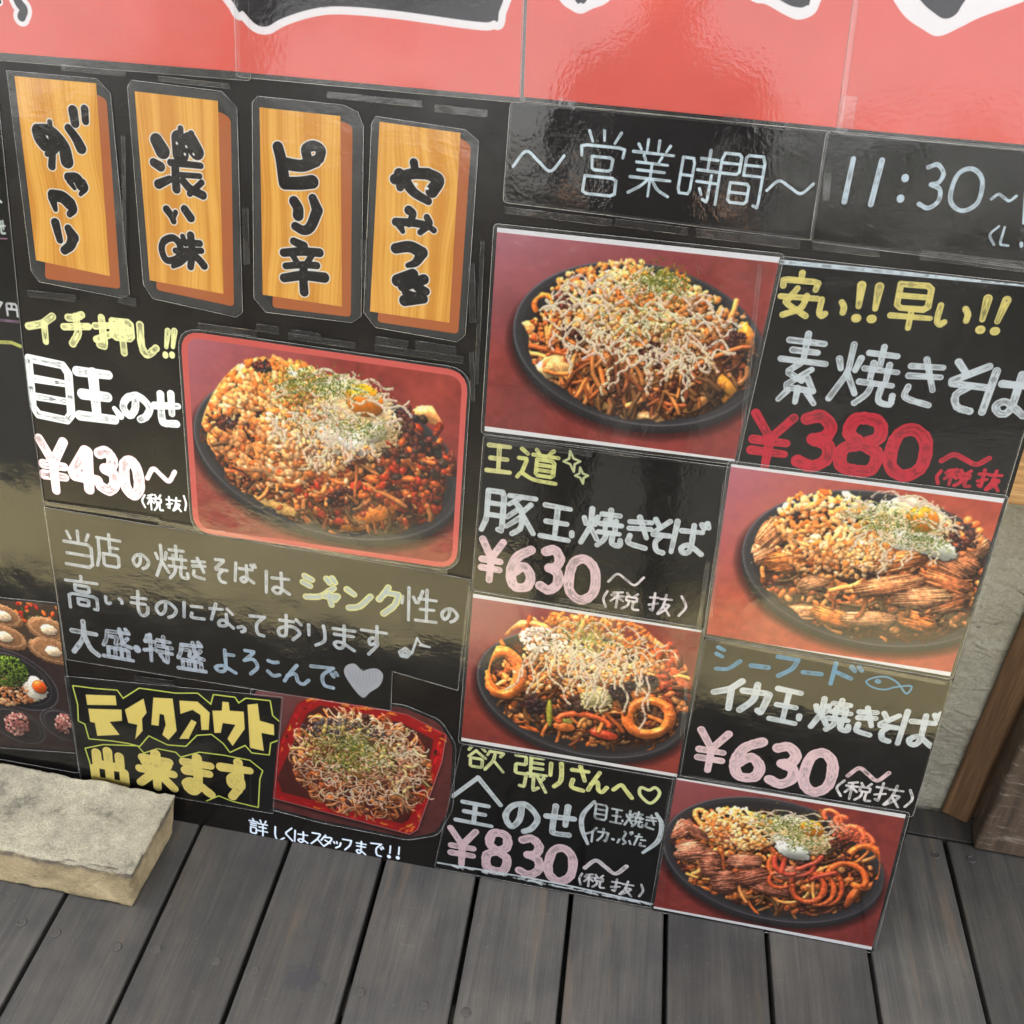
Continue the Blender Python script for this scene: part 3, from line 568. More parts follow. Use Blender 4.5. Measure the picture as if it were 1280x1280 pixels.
        for _ in range(int(rx * ry / 40)):
            u, v = R.uniform(-.8, .8), R.uniform(-.8, .8); ca, sa = math.cos(ang), math.sin(ang)
            qx = p[0] + (u * rx * ca - v * ry * sa) * s.k; qy = p[1] + (u * rx * sa + v * ry * ca) * s.k; q = R.uniform(.7, 1.3)
            s.a.blob(qx, qy, R.uniform(3, 8) * s.k, R.uniform(.7, 1.4) * s.k, ang + R.gauss(0, .3), 1.6, s.base(*p) + lift - abs(u) * 1.5, [w * q for w in col], .6, .4, .4)
    def ring(s, x, y, rx, ry, w, col, lift=8, a0=0, a1=6.4, ang=0, gloss=.8):
        P = []; ca, sa = math.cos(ang), math.sin(ang)
        for t in np.linspace(a0, a1, 22):
            u, v = math.cos(t) * rx, math.sin(t) * ry; P.append(px2st(x + u * ca - v * sa, y + u * sa + v * ca))
        p = px2st(x, y); s.a.tube(P, [w * s.k * s.r.uniform(.85, 1.12) for _ in P], s.base(*p) + lift, col, gloss, .35)
        s.a.tube([np.array(q) + [0, w * s.k * .1] for q in P], w * s.k * .45, s.base(*p) + lift + w * s.k * .55, [min(255, v * 1.22) for v in col], gloss, .3)
    def egg(s, x, y, rx, ry, yx, yy, yr, ang=-.2, lift=10):
        p = px2st(x, y)
        s.a.blob(p[0], p[1], rx * .86 * s.k, ry * .84 * s.k, ang, 8, s.base(*p) + lift - 5, (222, 192, 146), .4, .3, .22, .55)
        s.a.blob(p[0] - 6 * s.k, p[1] - ry * .5 * s.k, rx * .55 * s.k, ry * .36 * s.k, ang, 6, s.base(*p) + lift - 1, (214, 212, 196), .9, .06, .05, .6)
        q = px2st(yx, yy); s.a.blob(q[0], q[1], yr * 1.12 * s.k, yr * .92 * s.k, ang, yr * .5 * s.k, s.base(*p) + lift + 3, (212, 124, 34), .7, .14, .04, .55)
    def frame(s, quad, t=(None,)): pass

def heap(f, box, nood=90, tk=420):
    """noodles below, scraps of batter above"""
    a = f.a; yy, xx = np.mgrid[0:a.H, 0:a.W]; X = a.x0 + xx / a.res; Y = a.y1 - yy / a.res
    p = px2st(box[0], box[1]); bx, by = box[2] * f.k * 1.04, box[3] * f.kv * 1.05
    ca, sa = math.cos(f.rot), math.sin(f.rot); U = ((X - f.c[0]) * ca + (Y - f.c[1]) * sa) / f.ax; V = (-(X - f.c[0]) * sa + (Y - f.c[1]) * ca) / f.ay
    n = (fbm(a.H, a.W, 22 * a.res, 3) - .5) * .16
    a.lim = (U * U + V * V < (.92 + n) ** 2) | ((Y > f.c[1]) & (((X - p[0]) / bx) ** 2 + ((Y - p[1]) / (by * 1.75)) ** 2 < 1))
    a.blob(p[0], p[1] - 2, bx, by, f.rot, f.rise * .42, 0, (84, 44, 28), .5, .5, .12, .7)
    f.bits(460, (box[0], box[1] + box[3] * .12, box[2], box[3]), DK[:1] + ND + [(206, 118, 58), (226, 158, 96), (190, 96, 50)], 2.2, 6, -4, .9, .4)
    f.curl(int(nood * 1.15), (box[0], box[1] + box[3] * .30, box[2] * .96, box[3] * .74), ND + [(224, 150, 84)], 1.9, 3.1, 40, 95, 0, .9, bend=1.3)
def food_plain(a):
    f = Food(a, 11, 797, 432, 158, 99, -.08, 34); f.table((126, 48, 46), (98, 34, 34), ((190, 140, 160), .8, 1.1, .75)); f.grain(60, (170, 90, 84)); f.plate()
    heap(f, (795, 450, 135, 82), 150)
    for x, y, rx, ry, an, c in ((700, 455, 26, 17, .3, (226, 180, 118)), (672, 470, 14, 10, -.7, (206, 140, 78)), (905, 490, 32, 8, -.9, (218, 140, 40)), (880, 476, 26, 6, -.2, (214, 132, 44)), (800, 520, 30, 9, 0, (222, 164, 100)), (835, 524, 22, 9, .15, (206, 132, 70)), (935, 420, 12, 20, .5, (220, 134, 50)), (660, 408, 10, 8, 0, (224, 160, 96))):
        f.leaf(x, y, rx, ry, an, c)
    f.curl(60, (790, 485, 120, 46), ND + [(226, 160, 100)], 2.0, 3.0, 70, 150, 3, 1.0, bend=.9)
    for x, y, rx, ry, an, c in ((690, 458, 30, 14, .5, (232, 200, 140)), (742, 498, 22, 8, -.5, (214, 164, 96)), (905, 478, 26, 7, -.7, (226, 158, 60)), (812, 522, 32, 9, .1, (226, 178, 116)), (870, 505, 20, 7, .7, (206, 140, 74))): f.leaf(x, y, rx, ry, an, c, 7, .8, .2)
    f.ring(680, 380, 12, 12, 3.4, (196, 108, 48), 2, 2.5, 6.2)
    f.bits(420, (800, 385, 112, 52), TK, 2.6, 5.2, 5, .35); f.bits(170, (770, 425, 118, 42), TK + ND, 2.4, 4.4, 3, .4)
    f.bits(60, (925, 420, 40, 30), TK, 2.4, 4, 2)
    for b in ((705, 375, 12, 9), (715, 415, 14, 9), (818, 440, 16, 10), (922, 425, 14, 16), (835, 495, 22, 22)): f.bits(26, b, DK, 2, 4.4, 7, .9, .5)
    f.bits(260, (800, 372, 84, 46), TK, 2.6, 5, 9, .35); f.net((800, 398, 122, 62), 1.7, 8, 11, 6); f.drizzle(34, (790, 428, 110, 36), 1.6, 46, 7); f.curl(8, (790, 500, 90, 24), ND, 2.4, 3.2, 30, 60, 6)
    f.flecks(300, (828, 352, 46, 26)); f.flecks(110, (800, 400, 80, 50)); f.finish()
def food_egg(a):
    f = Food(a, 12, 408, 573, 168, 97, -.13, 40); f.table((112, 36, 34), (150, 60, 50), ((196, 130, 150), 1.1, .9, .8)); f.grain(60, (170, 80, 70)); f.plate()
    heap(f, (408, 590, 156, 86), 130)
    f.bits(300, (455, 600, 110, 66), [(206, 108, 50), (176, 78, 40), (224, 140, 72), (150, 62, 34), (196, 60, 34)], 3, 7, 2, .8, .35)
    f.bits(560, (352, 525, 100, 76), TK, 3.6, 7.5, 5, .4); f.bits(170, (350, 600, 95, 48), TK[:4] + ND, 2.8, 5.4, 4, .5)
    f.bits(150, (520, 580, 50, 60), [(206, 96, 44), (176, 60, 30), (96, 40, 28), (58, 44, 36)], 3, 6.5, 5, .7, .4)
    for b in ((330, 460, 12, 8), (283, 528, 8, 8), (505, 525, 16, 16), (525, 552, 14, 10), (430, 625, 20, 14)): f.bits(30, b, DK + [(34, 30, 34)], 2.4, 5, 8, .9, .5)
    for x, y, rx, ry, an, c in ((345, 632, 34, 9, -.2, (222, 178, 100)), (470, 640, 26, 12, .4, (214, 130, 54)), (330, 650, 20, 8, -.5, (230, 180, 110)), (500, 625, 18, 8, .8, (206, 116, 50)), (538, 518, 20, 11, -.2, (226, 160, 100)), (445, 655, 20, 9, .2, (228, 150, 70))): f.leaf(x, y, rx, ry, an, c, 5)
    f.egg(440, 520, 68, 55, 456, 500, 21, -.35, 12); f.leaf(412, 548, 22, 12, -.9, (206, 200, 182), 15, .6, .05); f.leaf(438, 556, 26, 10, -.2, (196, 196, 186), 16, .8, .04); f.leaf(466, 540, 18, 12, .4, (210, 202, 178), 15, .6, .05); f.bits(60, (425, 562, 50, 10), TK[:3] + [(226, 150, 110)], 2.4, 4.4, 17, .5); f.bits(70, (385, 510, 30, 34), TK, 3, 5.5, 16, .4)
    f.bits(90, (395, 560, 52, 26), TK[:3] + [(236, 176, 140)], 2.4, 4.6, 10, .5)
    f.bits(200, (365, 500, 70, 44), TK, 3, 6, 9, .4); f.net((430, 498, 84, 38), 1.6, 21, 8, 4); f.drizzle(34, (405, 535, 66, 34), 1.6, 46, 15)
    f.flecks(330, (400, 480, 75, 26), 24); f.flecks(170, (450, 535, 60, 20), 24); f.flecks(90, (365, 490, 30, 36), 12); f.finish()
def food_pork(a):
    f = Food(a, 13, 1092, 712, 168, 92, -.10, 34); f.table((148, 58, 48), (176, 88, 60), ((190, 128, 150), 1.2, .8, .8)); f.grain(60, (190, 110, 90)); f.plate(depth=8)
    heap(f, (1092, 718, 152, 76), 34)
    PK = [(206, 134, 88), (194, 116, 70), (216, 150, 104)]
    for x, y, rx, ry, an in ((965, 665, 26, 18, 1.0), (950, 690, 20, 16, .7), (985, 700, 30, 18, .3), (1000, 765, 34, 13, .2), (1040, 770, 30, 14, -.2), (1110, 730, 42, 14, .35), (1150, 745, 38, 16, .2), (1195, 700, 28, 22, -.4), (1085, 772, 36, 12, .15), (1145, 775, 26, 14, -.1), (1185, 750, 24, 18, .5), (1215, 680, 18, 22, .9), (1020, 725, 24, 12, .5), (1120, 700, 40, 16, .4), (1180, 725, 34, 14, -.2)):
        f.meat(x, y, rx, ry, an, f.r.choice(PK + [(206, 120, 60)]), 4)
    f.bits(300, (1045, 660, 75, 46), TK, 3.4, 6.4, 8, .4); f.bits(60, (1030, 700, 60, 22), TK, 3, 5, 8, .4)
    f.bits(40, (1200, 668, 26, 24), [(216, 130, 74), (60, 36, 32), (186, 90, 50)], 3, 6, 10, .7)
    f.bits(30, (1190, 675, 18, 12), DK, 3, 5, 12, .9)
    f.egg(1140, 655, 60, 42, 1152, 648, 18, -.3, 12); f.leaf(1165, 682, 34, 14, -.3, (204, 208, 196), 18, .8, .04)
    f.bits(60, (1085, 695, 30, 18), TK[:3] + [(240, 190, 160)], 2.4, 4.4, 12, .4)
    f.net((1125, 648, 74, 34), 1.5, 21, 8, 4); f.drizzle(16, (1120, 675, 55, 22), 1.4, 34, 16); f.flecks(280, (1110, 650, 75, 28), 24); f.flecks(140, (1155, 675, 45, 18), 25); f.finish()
def food_squid(a):
    f = Food(a, 14, 728, 868, 134, 74, -.12, 30); f.table((122, 44, 36), (96, 32, 30), ((186, 130, 140), 1.1, .9, .7)); f.grain(50, (170, 80, 70)); f.plate(depth=9)
    heap(f, (735, 864, 122, 58), 60)
    f.bits(120, (735, 895, 105, 26), [(58, 40, 34), (74, 48, 36), (46, 36, 32)], 3, 7, -2, .6)
    for x, y, rx, ry, an, c in ((687, 888, 4, 24, .1, (150, 150, 60)), (705, 900, 12, 7, 0, (166, 160, 80)), (845, 850, 22, 10, -.6, (206, 92, 48)), (835, 880, 24, 6, -1.1, (150, 62, 40)), (745, 870, 20, 16, 0, (180, 170, 120))): f.leaf(x, y, rx, ry, an, c, 4)
    f.bits(90, (845, 835, 28, 34), [(196, 84, 46), (166, 62, 38), (214, 120, 70), (90, 36, 28)], 3, 6, 4, .8)
    f.bits(440, (742, 808, 92, 42), TK, 2.3, 4.4, 6, .35); f.bits(110, (710, 840, 70, 26), TK + ND, 2.2, 4, 5, .4); f.bits(90, (745, 875, 22, 13), [(206, 196, 150), (190, 176, 130)], 1.4, 2.6, 8, .3)
    for b in ((792, 852, 9, 8), (812, 850, 9, 8), (668, 880, 12, 10), (775, 865, 14, 8)): f.bits(26, b, [(36, 26, 30), (50, 30, 34)], 2, 4, 7, 1, .4)
    SQ = (214, 118, 58)
    f.ring(628, 840, 22, 27, 8, SQ, 9, 0, 6.4, -.2); f.ring(811, 896, 27, 21, 7, SQ, 9, 0, 6.4, -.1); f.ring(730, 902, 32, 10, 4, (198, 92, 52), 7, 2.9, 6.3, .15); f.ring(660, 790, 26, 12, 5, (214, 140, 84), 6, 3.2, 6.2); f.leaf(705, 907, 14, 8, 0, SQ, 8, .9); f.leaf(755, 917, 18, 7, -.1, (186, 70, 46), 8, .9)
    f.drizzle(40, (750, 822, 86, 26), 1.5, 66, 10, ang=-1.5, wig=.6); f.net((755, 806, 92, 26), 1.2, 10, 5, 5)
    f.bits(120, (680, 800, 30, 16), [(246, 236, 220), (236, 214, 184)], 1.5, 3, 11, .3)
    f.flecks(150, (738, 795, 42, 22), 11, cols=((150, 150, 40), (110, 124, 40), (178, 170, 80))); f.finish()
def food_all(a):
    f = Food(a, 15, 965, 1075, 139, 72, -.12, 22); f.table((108, 36, 34), (84, 26, 26), ((170, 110, 120), 1.0, 1.0, .6)); f.grain(50, (150, 70, 64)); f.plate(depth=10)
    heap(f, (965, 1075, 125, 55), 40)
    BF = [(156, 94, 72), (132, 76, 58), (184, 116, 90)]
    for x, y, rx, ry, an in ((850, 1035, 20, 14, .8), (862, 1062, 22, 18, .4), (888, 1078, 14, 26, .2), (920, 1050, 28, 12, -.2), (905, 1100, 18, 22, .3), (940, 1095, 24, 15, .5), (960, 1108, 28, 12, -.1), (930, 1075, 22, 12, .2), (985, 1090, 20, 12, .3), (875, 1040, 18, 10, -.4), (1050, 1035, 18, 10, -.7)): f.meat(x, y, rx, ry, an, f.r.choice(BF), 5)
    f.ring(880, 1022, 14, 7, 3.5, (206, 128, 74), 7, .4, 4.6, .8); f.ring(900, 1030, 8, 12, 3, (190, 110, 60), 8, 0, 4)
    f.bits(240, (925, 1035, 48, 26), TK, 2.4, 4.6, 8, .4)
    f.bits(26, (1045, 1065, 16, 16), DK, 2.5, 5, 6, .9)
    for x, y, w_ in ((1040, 1020, 3), (1055, 1028, 3.4), (1068, 1040, 3.4), (1080, 1048, 3)): f.ring(x, y, 12, 7, w_, (196, 96, 62), 7, f.r.uniform(0, 3), f.r.uniform(4, 6.4), .6)
    f.bits(50, (1062, 1045, 24, 16), [(186, 92, 66), (160, 70, 52)], 1.6, 3, 7, .7)
    S = (204, 104, 50)
    f.ring(1080, 1082, 24, 26, 5.2, S, 9, 3.4, 8.2, .2); f.ring(1058, 1096, 24, 18, 4.4, (190, 92, 44), 11, 2.9, 6.6, .2); f.ring(1010, 1108, 20, 18, 4, (176, 80, 44), 9, -1.6, 3.3); f.ring(1022, 1110, 20, 20, 3.2, (190, 92, 48), 8, -1.4, 1.8); f.ring(1034, 1108, 18, 22, 3.2, (170, 76, 40), 7, -1.2, 1.9)
    f.ring(975, 1098, 14, 10, 3, (176, 80, 46), 8, 1, 6.6); f.curl(5, (995, 1092, 24, 10), [(164, 66, 48)], 2.4, 3.6, 30, 46, 10, .9); f.leaf(1066, 1118, 6, 22, -.25, (196, 100, 52), 9, .9)
    f.egg(998, 1043, 48, 32, 1015, 1034, 13, -.35, 12); f.leaf(990, 1062, 24, 12, -.3, (202, 206, 200), 17, .8, .04)
    f.net((992, 1032, 54, 22), 1.3, 20, 7, 3); f.flecks(220, (985, 1030, 55, 20), 23); f.flecks(110, (1000, 1052, 44, 16), 24); f.finish()
def food_tray(a):
    a.poly([px2st(x, y) for x, y in ((300, 840), (600, 840), (600, 1080), (300, 1080))], (64, 24, 26), 5)
    f = Food(a, 16, 450, 958, 96, 74, -.1, 20); f.table((64, 24, 26), (46, 18, 20), ((150, 104, 110), 1.4, .8, .55)); f.grain(70, (100, 50, 46), .3)
    T = [(392, 868), (510, 893), (558, 918), (552, 952), (522, 1036), (512, 1042), (335, 995), (328, 975), (372, 880)]
    a.poly([px2st(x, y + 3) for x, y in T], (24, 8, 10), 1, .8, feather=5); a.poly([px2st(x, y) for x, y in T], (150, 20, 24), .5); P = [px2st(x, y) for x, y in T]
    for k in range(110):                                  # gold and black marbling of the tray's rim
        i = f.r.randrange(len(P)); A, B = P[i], P[(i + 1) % len(P)]; t = f.r.random(); q = A + (B - A) * t + (px2st(450, 955) - A) * f.r.uniform(.02, .1)
        d = (B - A) / (np.linalg.norm(B - A) + 1e-6); L = f.r.uniform(2, 11); n = np.array([-d[1], d[0]]) * f.r.uniform(-2, 2)
        a.stroke([q, q + d * L * .5 + n, q + d * L], f.r.uniform(.4, 1.7), f.r.choice([(222, 140, 44), (30, 8, 10), (196, 28, 32), (226, 160, 70), (206, 30, 40)]), .95)
    a.poly([px2st(450 + (x - 450) * .84, 955 + (y - 955) * .84) for x, y in T], (70, 26, 22), 1)
    a.stroke([P[0], P[1], P[2]], .5, (214, 180, 176), .6); a.stroke([P[2], P[3], P[4], P[5], P[6]], .6, (226, 190, 190), .7)
    yy, xx = np.mgrid[0:a.H, 0:a.W]; p_ = px2st(450, 955); a.lim = ((a.x0 + xx / a.res - p_[0]) / (f.ax * .98)) ** 2 + ((a.y1 - yy / a.res - p_[1]) / (f.ay * .98)) ** 2 < .92 + .2 * (fbm(a.H, a.W, 14 * a.res, 3) - .5)
    f.bits(200, (452, 955, 92, 62), DK + ND, 3, 6, -2, .5); f.curl(150, (450, 965, 88, 60), [(150, 84, 44), (178, 108, 62), (126, 62, 34), (196, 130, 84)], 1.4, 2.2, 30, 66, 0, .6)
    f.bits(200, (450, 935, 84, 44), [(206, 160, 130), (186, 130, 96), (226, 190, 160), (120, 60, 40)], 1.6, 3.4, 4, .3)
    f.curl(150, (450, 955, 88, 60), [(206, 160, 130), (196, 146, 114)], .7, 1.1, 26, 60, 7, .4, .1, 1.5); f.curl(14, (500, 960, 26, 44), [(196, 176, 120), (210, 190, 140)], 1.6, 2.6, 16, 34, 7)
    f.bits(110, (432, 915, 55, 16), [(60, 54, 60), (84, 76, 74), (44, 36, 40)], 1.5, 3, 8, .4); f.bits(170, (432, 935, 52, 30), [(176, 150, 90), (196, 176, 110), (150, 120, 70)], 1.5, 2.8, 8, .3)
    f.drizzle(70, (447, 955, 76, 52), .85, 44, wig=1.6, ang=.3); f.flecks(620, (438, 938, 66, 40), 11, cols=((104, 122, 44), (80, 100, 34), (134, 146, 66), (58, 76, 28))); f.finish()
def food_bowls(a):
    f = Food(a, 17, 20, 860, 60, 60, 0, 12); f.table((34, 28, 28), (24, 20, 22)); a.begin(); s = f
    a.poly([px2st(x, y) for x, y in ((-90, 740), (85, 752), (90, 800), (60, 810), (-90, 800))], (92, 74, 58), 0, .8, feather=12)
    for k in range(26): q = px2st(f.r.uniform(20, 75), f.r.uniform(752, 775)); a.blob(q[0], q[1], 5, 3, f.r.uniform(0, 3), 2, 1, f.r.choice([(206, 92, 40), (186, 52, 36), (70, 80, 50), (220, 120, 50)]), .5)
    for x, y, rx, ry in ((4, 768, 24, 13), (6, 794, 28, 14), (60, 785, 26, 14), (66, 812, 30, 15), (-40, 780, 22, 13)):
        p = px2st(x, y); k = f.k
        for j, (q, c) in enumerate(((1.0, (150, 108, 74)), (.92, (196, 150, 110)), (.74, (164, 120, 84)))): a.blob(p[0], p[1] + (0 if j else -2), rx * q * k, ry * q * f.kv, -.15, .5, 2 + j, c, .4, .15, .12)
        a.blob(p[0] + 1, p[1] - 2, 10 * k, 6.5 * f.kv, 0, 5, 6, (236, 214, 186), .5, .15, .2)
    for x, y, rx, ry, an in ((18, 848, 56, 34, -.35), (22, 905, 36, 21, -.3), (80, 905, 30, 19, -.3), (-60, 900, 40, 24, -.2)):
        p = px2st(x, y); k = f.k
        for j, (q, c) in enumerate(((1.0, (96, 92, 98)), (.965, (44, 40, 44)), (.86, (62, 58, 62)), (.8, (40, 36, 40)))): a.blob(p[0], p[1] - (0 if j else .8), rx * q * k, ry * q * f.kv, an, .3, 3 + j * .5, c, .6, .1)
    def pile(n, box, cols, r0, r1, z):
        for _ in range(n):
            q = f.at(box); r = f.r.uniform(r0, r1) * f.k; d = math.hypot(*((q - px2st(box[0], box[1])) / f.k)) / max(box[2], box[3]); a.blob(q[0], q[1], r * 1.3, r * .8, f.r.uniform(0, 3), r, z + 8 * (1 - d) + f.r.uniform(-1, 1), f.r.choice(cols), .3, .2)
    pile(240, (10, 862, 40, 18), [(196, 140, 96), (170, 104, 64), (214, 170, 130)], 1.6, 3.2, 5)
    q = px2st(44, 860); a.blob(q[0], q[1], 16 * f.k, 15 * f.kv, -.6, 4, 8, (226, 220, 206), .9, .08, .2)
    q = px2st(50, 858); a.blob(q[0], q[1], 9 * f.k, 8 * f.kv, 0, 4, 15, (222, 96, 30), 1, .1)
    pile(420, (10, 838, 26, 19), [(96, 122, 40), (74, 98, 32), (126, 144, 60), (54, 74, 26)], 1.0, 2.0, 14)
    pile(170, (22, 904, 15, 14), [(170, 110, 104), (140, 80, 78), (206, 160, 146)], 1.2, 2.6, 8); pile(100, (80, 904, 10, 12), [(170, 110, 104), (140, 80, 78), (206, 160, 146)], 1.2, 2.6, 8)
    a.shade(.5)
def wood(a, c0=(246, 200, 104), c1=(222, 160, 66), seed=1):
    H, W = a.H, a.W; r = np.random.RandomState(seed)
    warp = smooth_noise(H, W, H / 2.5, r) * 3.5 * a.res + smooth_noise(H, W, H / 1.2, r) * 11 * a.res
    x = np.arange(W)[None] + warp; line_ = r.rand(4096).astype(np.float32); ln = np.convolve(line_, np.ones(5) / 5, 'same'); ln2 = np.convolve(line_, np.ones(31) / 31, 'same')
    i = (x * 1.1).astype(int) % 4096; v = np.clip((ln[i] - .5) * 1.5 + (ln2[i] - .5) * 5 + .5, 0, 1)
    rings = (np.abs(((x / a.res / 9.5) % 1) - .5) < .07) * .35 * smooth_noise(H, W, 30 * a.res, r)
    v = np.clip(v * .8 - rings + .1 + .16 * (fbm(H, W, 40 * a.res, 2, r) - .5), 0, 1)[..., None]
    a.c[:] = (np.array(c1, np.float32) * (1 - v) + np.array(c0, np.float32) * v) / 255
# ------------------------------------------------------------------ mesh and material helpers
def mesh_obj(name, verts, faces, mats, parent=None, mi=None, uv=None, smooth=False):
    me = bpy.data.meshes.new(name); me.from_pydata([tuple(v) for v in verts], [], faces)
    for m in mats if isinstance(mats, (list, tuple)) else [mats]: me.materials.append(m)
    if mi is not None: me.polygons.foreach_set('material_index', mi)
    if uv is not None:
        l = me.uv_layers.new(name='UVMap'); vi = np.empty(len(me.loops), np.int32); me.loops.foreach_get('vertex_index', vi)
        l.data.foreach_set('uv', np.array(uv, np.float32)[vi].ravel())
    if smooth: me.polygons.foreach_set('use_smooth', [True] * len(me.polygons))
    me.update(); o = bpy.data.objects.new(name, me); C.objects.link(o)
    if parent: o.parent = parent; o.matrix_parent_inverse = Matrix.Translation(parent.location).inverted()
    return o
def bm_obj(name, bm, mats, parent=None, smooth=False):
    me = bpy.data.meshes.new(name); bm.normal_update(); bm.to_mesh(me); bm.free()
    for m in mats if isinstance(mats, (list, tuple)) else [mats]: me.materials.append(m)
    if smooth: me.polygons.foreach_set('use_smooth', [True] * len(me.polygons))
    o = bpy.data.objects.new(name, me); C.objects.link(o)
    if parent: o.parent = parent; o.matrix_parent_inverse = Matrix.Translation(parent.location).inverted()
    return o
def tag(o, label=None, cat=None, group=None, kind=None):
    for k, v in (('label', label), ('category', cat), ('group', group), ('kind', kind)):
        if v: o[k] = v
    return o
def root(name, loc, **k):
    o = bpy.data.objects.new(name, None); o.empty_display_size = .02; C.objects.link(o); o.location = loc; return tag(o, **k)
class NT:
    def __init__(s, name):
        s.m = bpy.data.materials.new(name); s.m.use_nodes = True; s.t = s.m.node_tree; s.n = s.t.nodes; s.b = s.n['Principled BSDF']; s.out = s.n['Material Output']
    def N(s, t, **k):
        n = s.n.new(t)
        for a, v in k.items():
            if a.startswith('i_'):
                key = a[2:]; key = int(key) if key.isdigit() else key.replace('_', ' ')
                n.inputs[key].default_value = v
            else: setattr(n, a, v)
        return n
    def L(s, a, b): s.t.links.new(a, b)
    def set(s, **k):
        for a, v in k.items(): s.b.inputs[a.replace('_', ' ')].default_value = v
    def noise(s, scale, detail=4, rough=.55, vec=None, dist=0, out='Fac'):
        n = s.N('ShaderNodeTexNoise', i_Scale=scale, i_Detail=detail, i_Roughness=rough, i_Distortion=dist)
        if vec: s.L(vec, n.inputs['Vector'])
        return n.outputs[out]
    def ramp(s, f, *stops):
        r = s.N('ShaderNodeValToRGB'); e = r.color_ramp.elements
        while len(e) < len(stops): e.new(.5)
        for q, (p, c) in zip(e, stops): q.position = p; q.color = tuple(c) + (1,) if len(c) == 3 else c
        s.L(f, r.inputs[0]); return r.outputs[0]
    def mix(s, a, b, f, mode='MIX'):
        n = s.N('ShaderNodeMix', data_type='RGBA', blend_type=mode)
        for v, i in ((f, 0), (a, 6), (b, 7)):
            if isinstance(v, (int, float)): n.inputs[i].default_value = v
            elif isinstance(v, tuple): n.inputs[i].default_value = v + (1,)
            else: s.L(v, n.inputs[i])
        return n.outputs[2]
    def bump(s, h, strength, dist, normal=None):
        n = s.N('ShaderNodeBump', i_Strength=strength, i_Distance=dist); s.L(h, n.inputs['Height'])
        if normal: s.L(normal, n.inputs['Normal'])
        return n.outputs[0]
    def coord(s, which='Object', scale=(1, 1, 1), rot=(0, 0, 0), loc=(0, 0, 0)):
        t = s.N('ShaderNodeTexCoord'); m = s.N('ShaderNodeMapping'); m.inputs['Scale'].default_value = scale; m.inputs['Rotation'].default_value = rot; m.inputs['Location'].default_value = loc
        s.L(t.outputs[which], m.inputs[0]); return m.outputs[0]
def world_co(k, scale=(1, 1, 1), rot=(0, 0, 0)):
    g = k.N('ShaderNodeNewGeometry'); m = k.N('ShaderNodeMapping'); m.inputs['Scale'].default_value = scale; m.inputs['Rotation'].default_value = rot
    k.L(g.outputs['Position'], m.inputs[0]); return m.outputs[0]

def film_mat(name, milk, rough=.035, peel=1.0, big=1.0):
    """clear laminate: what lies under it shows through, the rest mirrors the surroundings"""
    k = NT(name); co = world_co(k)
    b1 = k.bump(k.noise(240, 2, .5, co), .20 * peel, .0006); b2 = k.bump(k.noise(17, 2.5, .45, co), .26 * big, .004, b1)
    tr = k.N('ShaderNodeBsdfTransparent'); gl = k.N('ShaderNodeBsdfGlossy', i_Roughness=rough); k.L(b2, gl.inputs['Normal'])
    fr = k.N('ShaderNodeFresnel', i_IOR=1.5); k.L(b2, fr.inputs['Normal'])
    df = k.N('ShaderNodeBsdfDiffuse'); df.inputs[0].default_value = (.62, .63, .62, 1)
    mk = k.ramp(k.noise(38, 3, .6, co), (.35, (milk * .5,) * 3), (.75, (milk * 1.7,) * 3))
    m1 = k.N('ShaderNodeMixShader'); k.L(mk, m1.inputs[0]); k.L(tr.outputs[0], m1.inputs[1]); k.L(df.outputs[0], m1.inputs[2])
    m2 = k.N('ShaderNodeMixShader'); k.L(fr.outputs[0], m2.inputs[0]); k.L(m1.outputs[0], m2.inputs[1]); k.L(gl.outputs[0], m2.inputs[2])
    k.L(m2.outputs[0], k.out.inputs['Surface']); return k.m
FILM = film_mat('laminate_film', .0015)
FILM_BIG = film_mat('banner_film', .004, .05, .8, .35)
FILM_EDGE = film_mat('laminate_border', .016, .12)
FILM_BEAD = film_mat('laminate_cut_edge', .20, .2)
TAPE = film_mat('clear_tape', .012, .08, 1.2, 2.6)
def paper(name, im, rough=.55):
    k = NT(name); t = k.N('ShaderNodeTexImage'); t.image = im; t.extension = 'EXTEND'; t.interpolation = 'Cubic'
    k.L(t.outputs[0], k.b.inputs['Base Color']); k.set(Roughness=rough); k.b.inputs['Specular IOR Level'].default_value = .15; return k.m

# ------------------------------------------------------------------ sheets fixed to the board
def poly_grow(P, g):                                      # P counter-clockwise or clockwise in (s, t); grow outwards
    P = [np.array(p, float) for p in P]; n = len(P); c = sum(P) / n; out = []
    for i in range(n):
        a, b, d = P[i - 1], P[i], P[(i + 1) % n]
        def nr(u, v):
            e = v - u; m = np.array([e[1], -e[0]]) / (np.linalg.norm(e) + 1e-9)
            return m if m @ ((u + v) / 2 - c) > 0 else -m
        n1, n2 = nr(a, b), nr(b, d); m = n1 + n2; m = m / (1 + n1 @ n2 + 1e-6); out.append(b + m * g)
    return out
def poly_round(P, r, k=5):
    if r <= 0: return P
    n = len(P); out = []
    for i in range(n):
        a, b, d = P[i - 1], P[i], P[(i + 1) % n]; la, ld = np.linalg.norm(a - b), np.linalg.norm(d - b); q = min(r, la * .45, ld * .45)
        p0, p1 = b + (a - b) / la * q, b + (d - b) / ld * q
        for j in range(k + 1): t = j / k; out.append((1 - t) ** 2 * p0 + 2 * t * (1 - t) * b + t * t * p1)
    return out
def inside(P, x, y):
    c = False
    for i in range(len(P)):
        a, b = P[i - 1], P[i]
        if (a[1] > y) != (b[1] > y) and x < (b[0] - a[0]) * (y - a[1]) / (b[1] - a[1]) + a[0]: c = not c
    return c
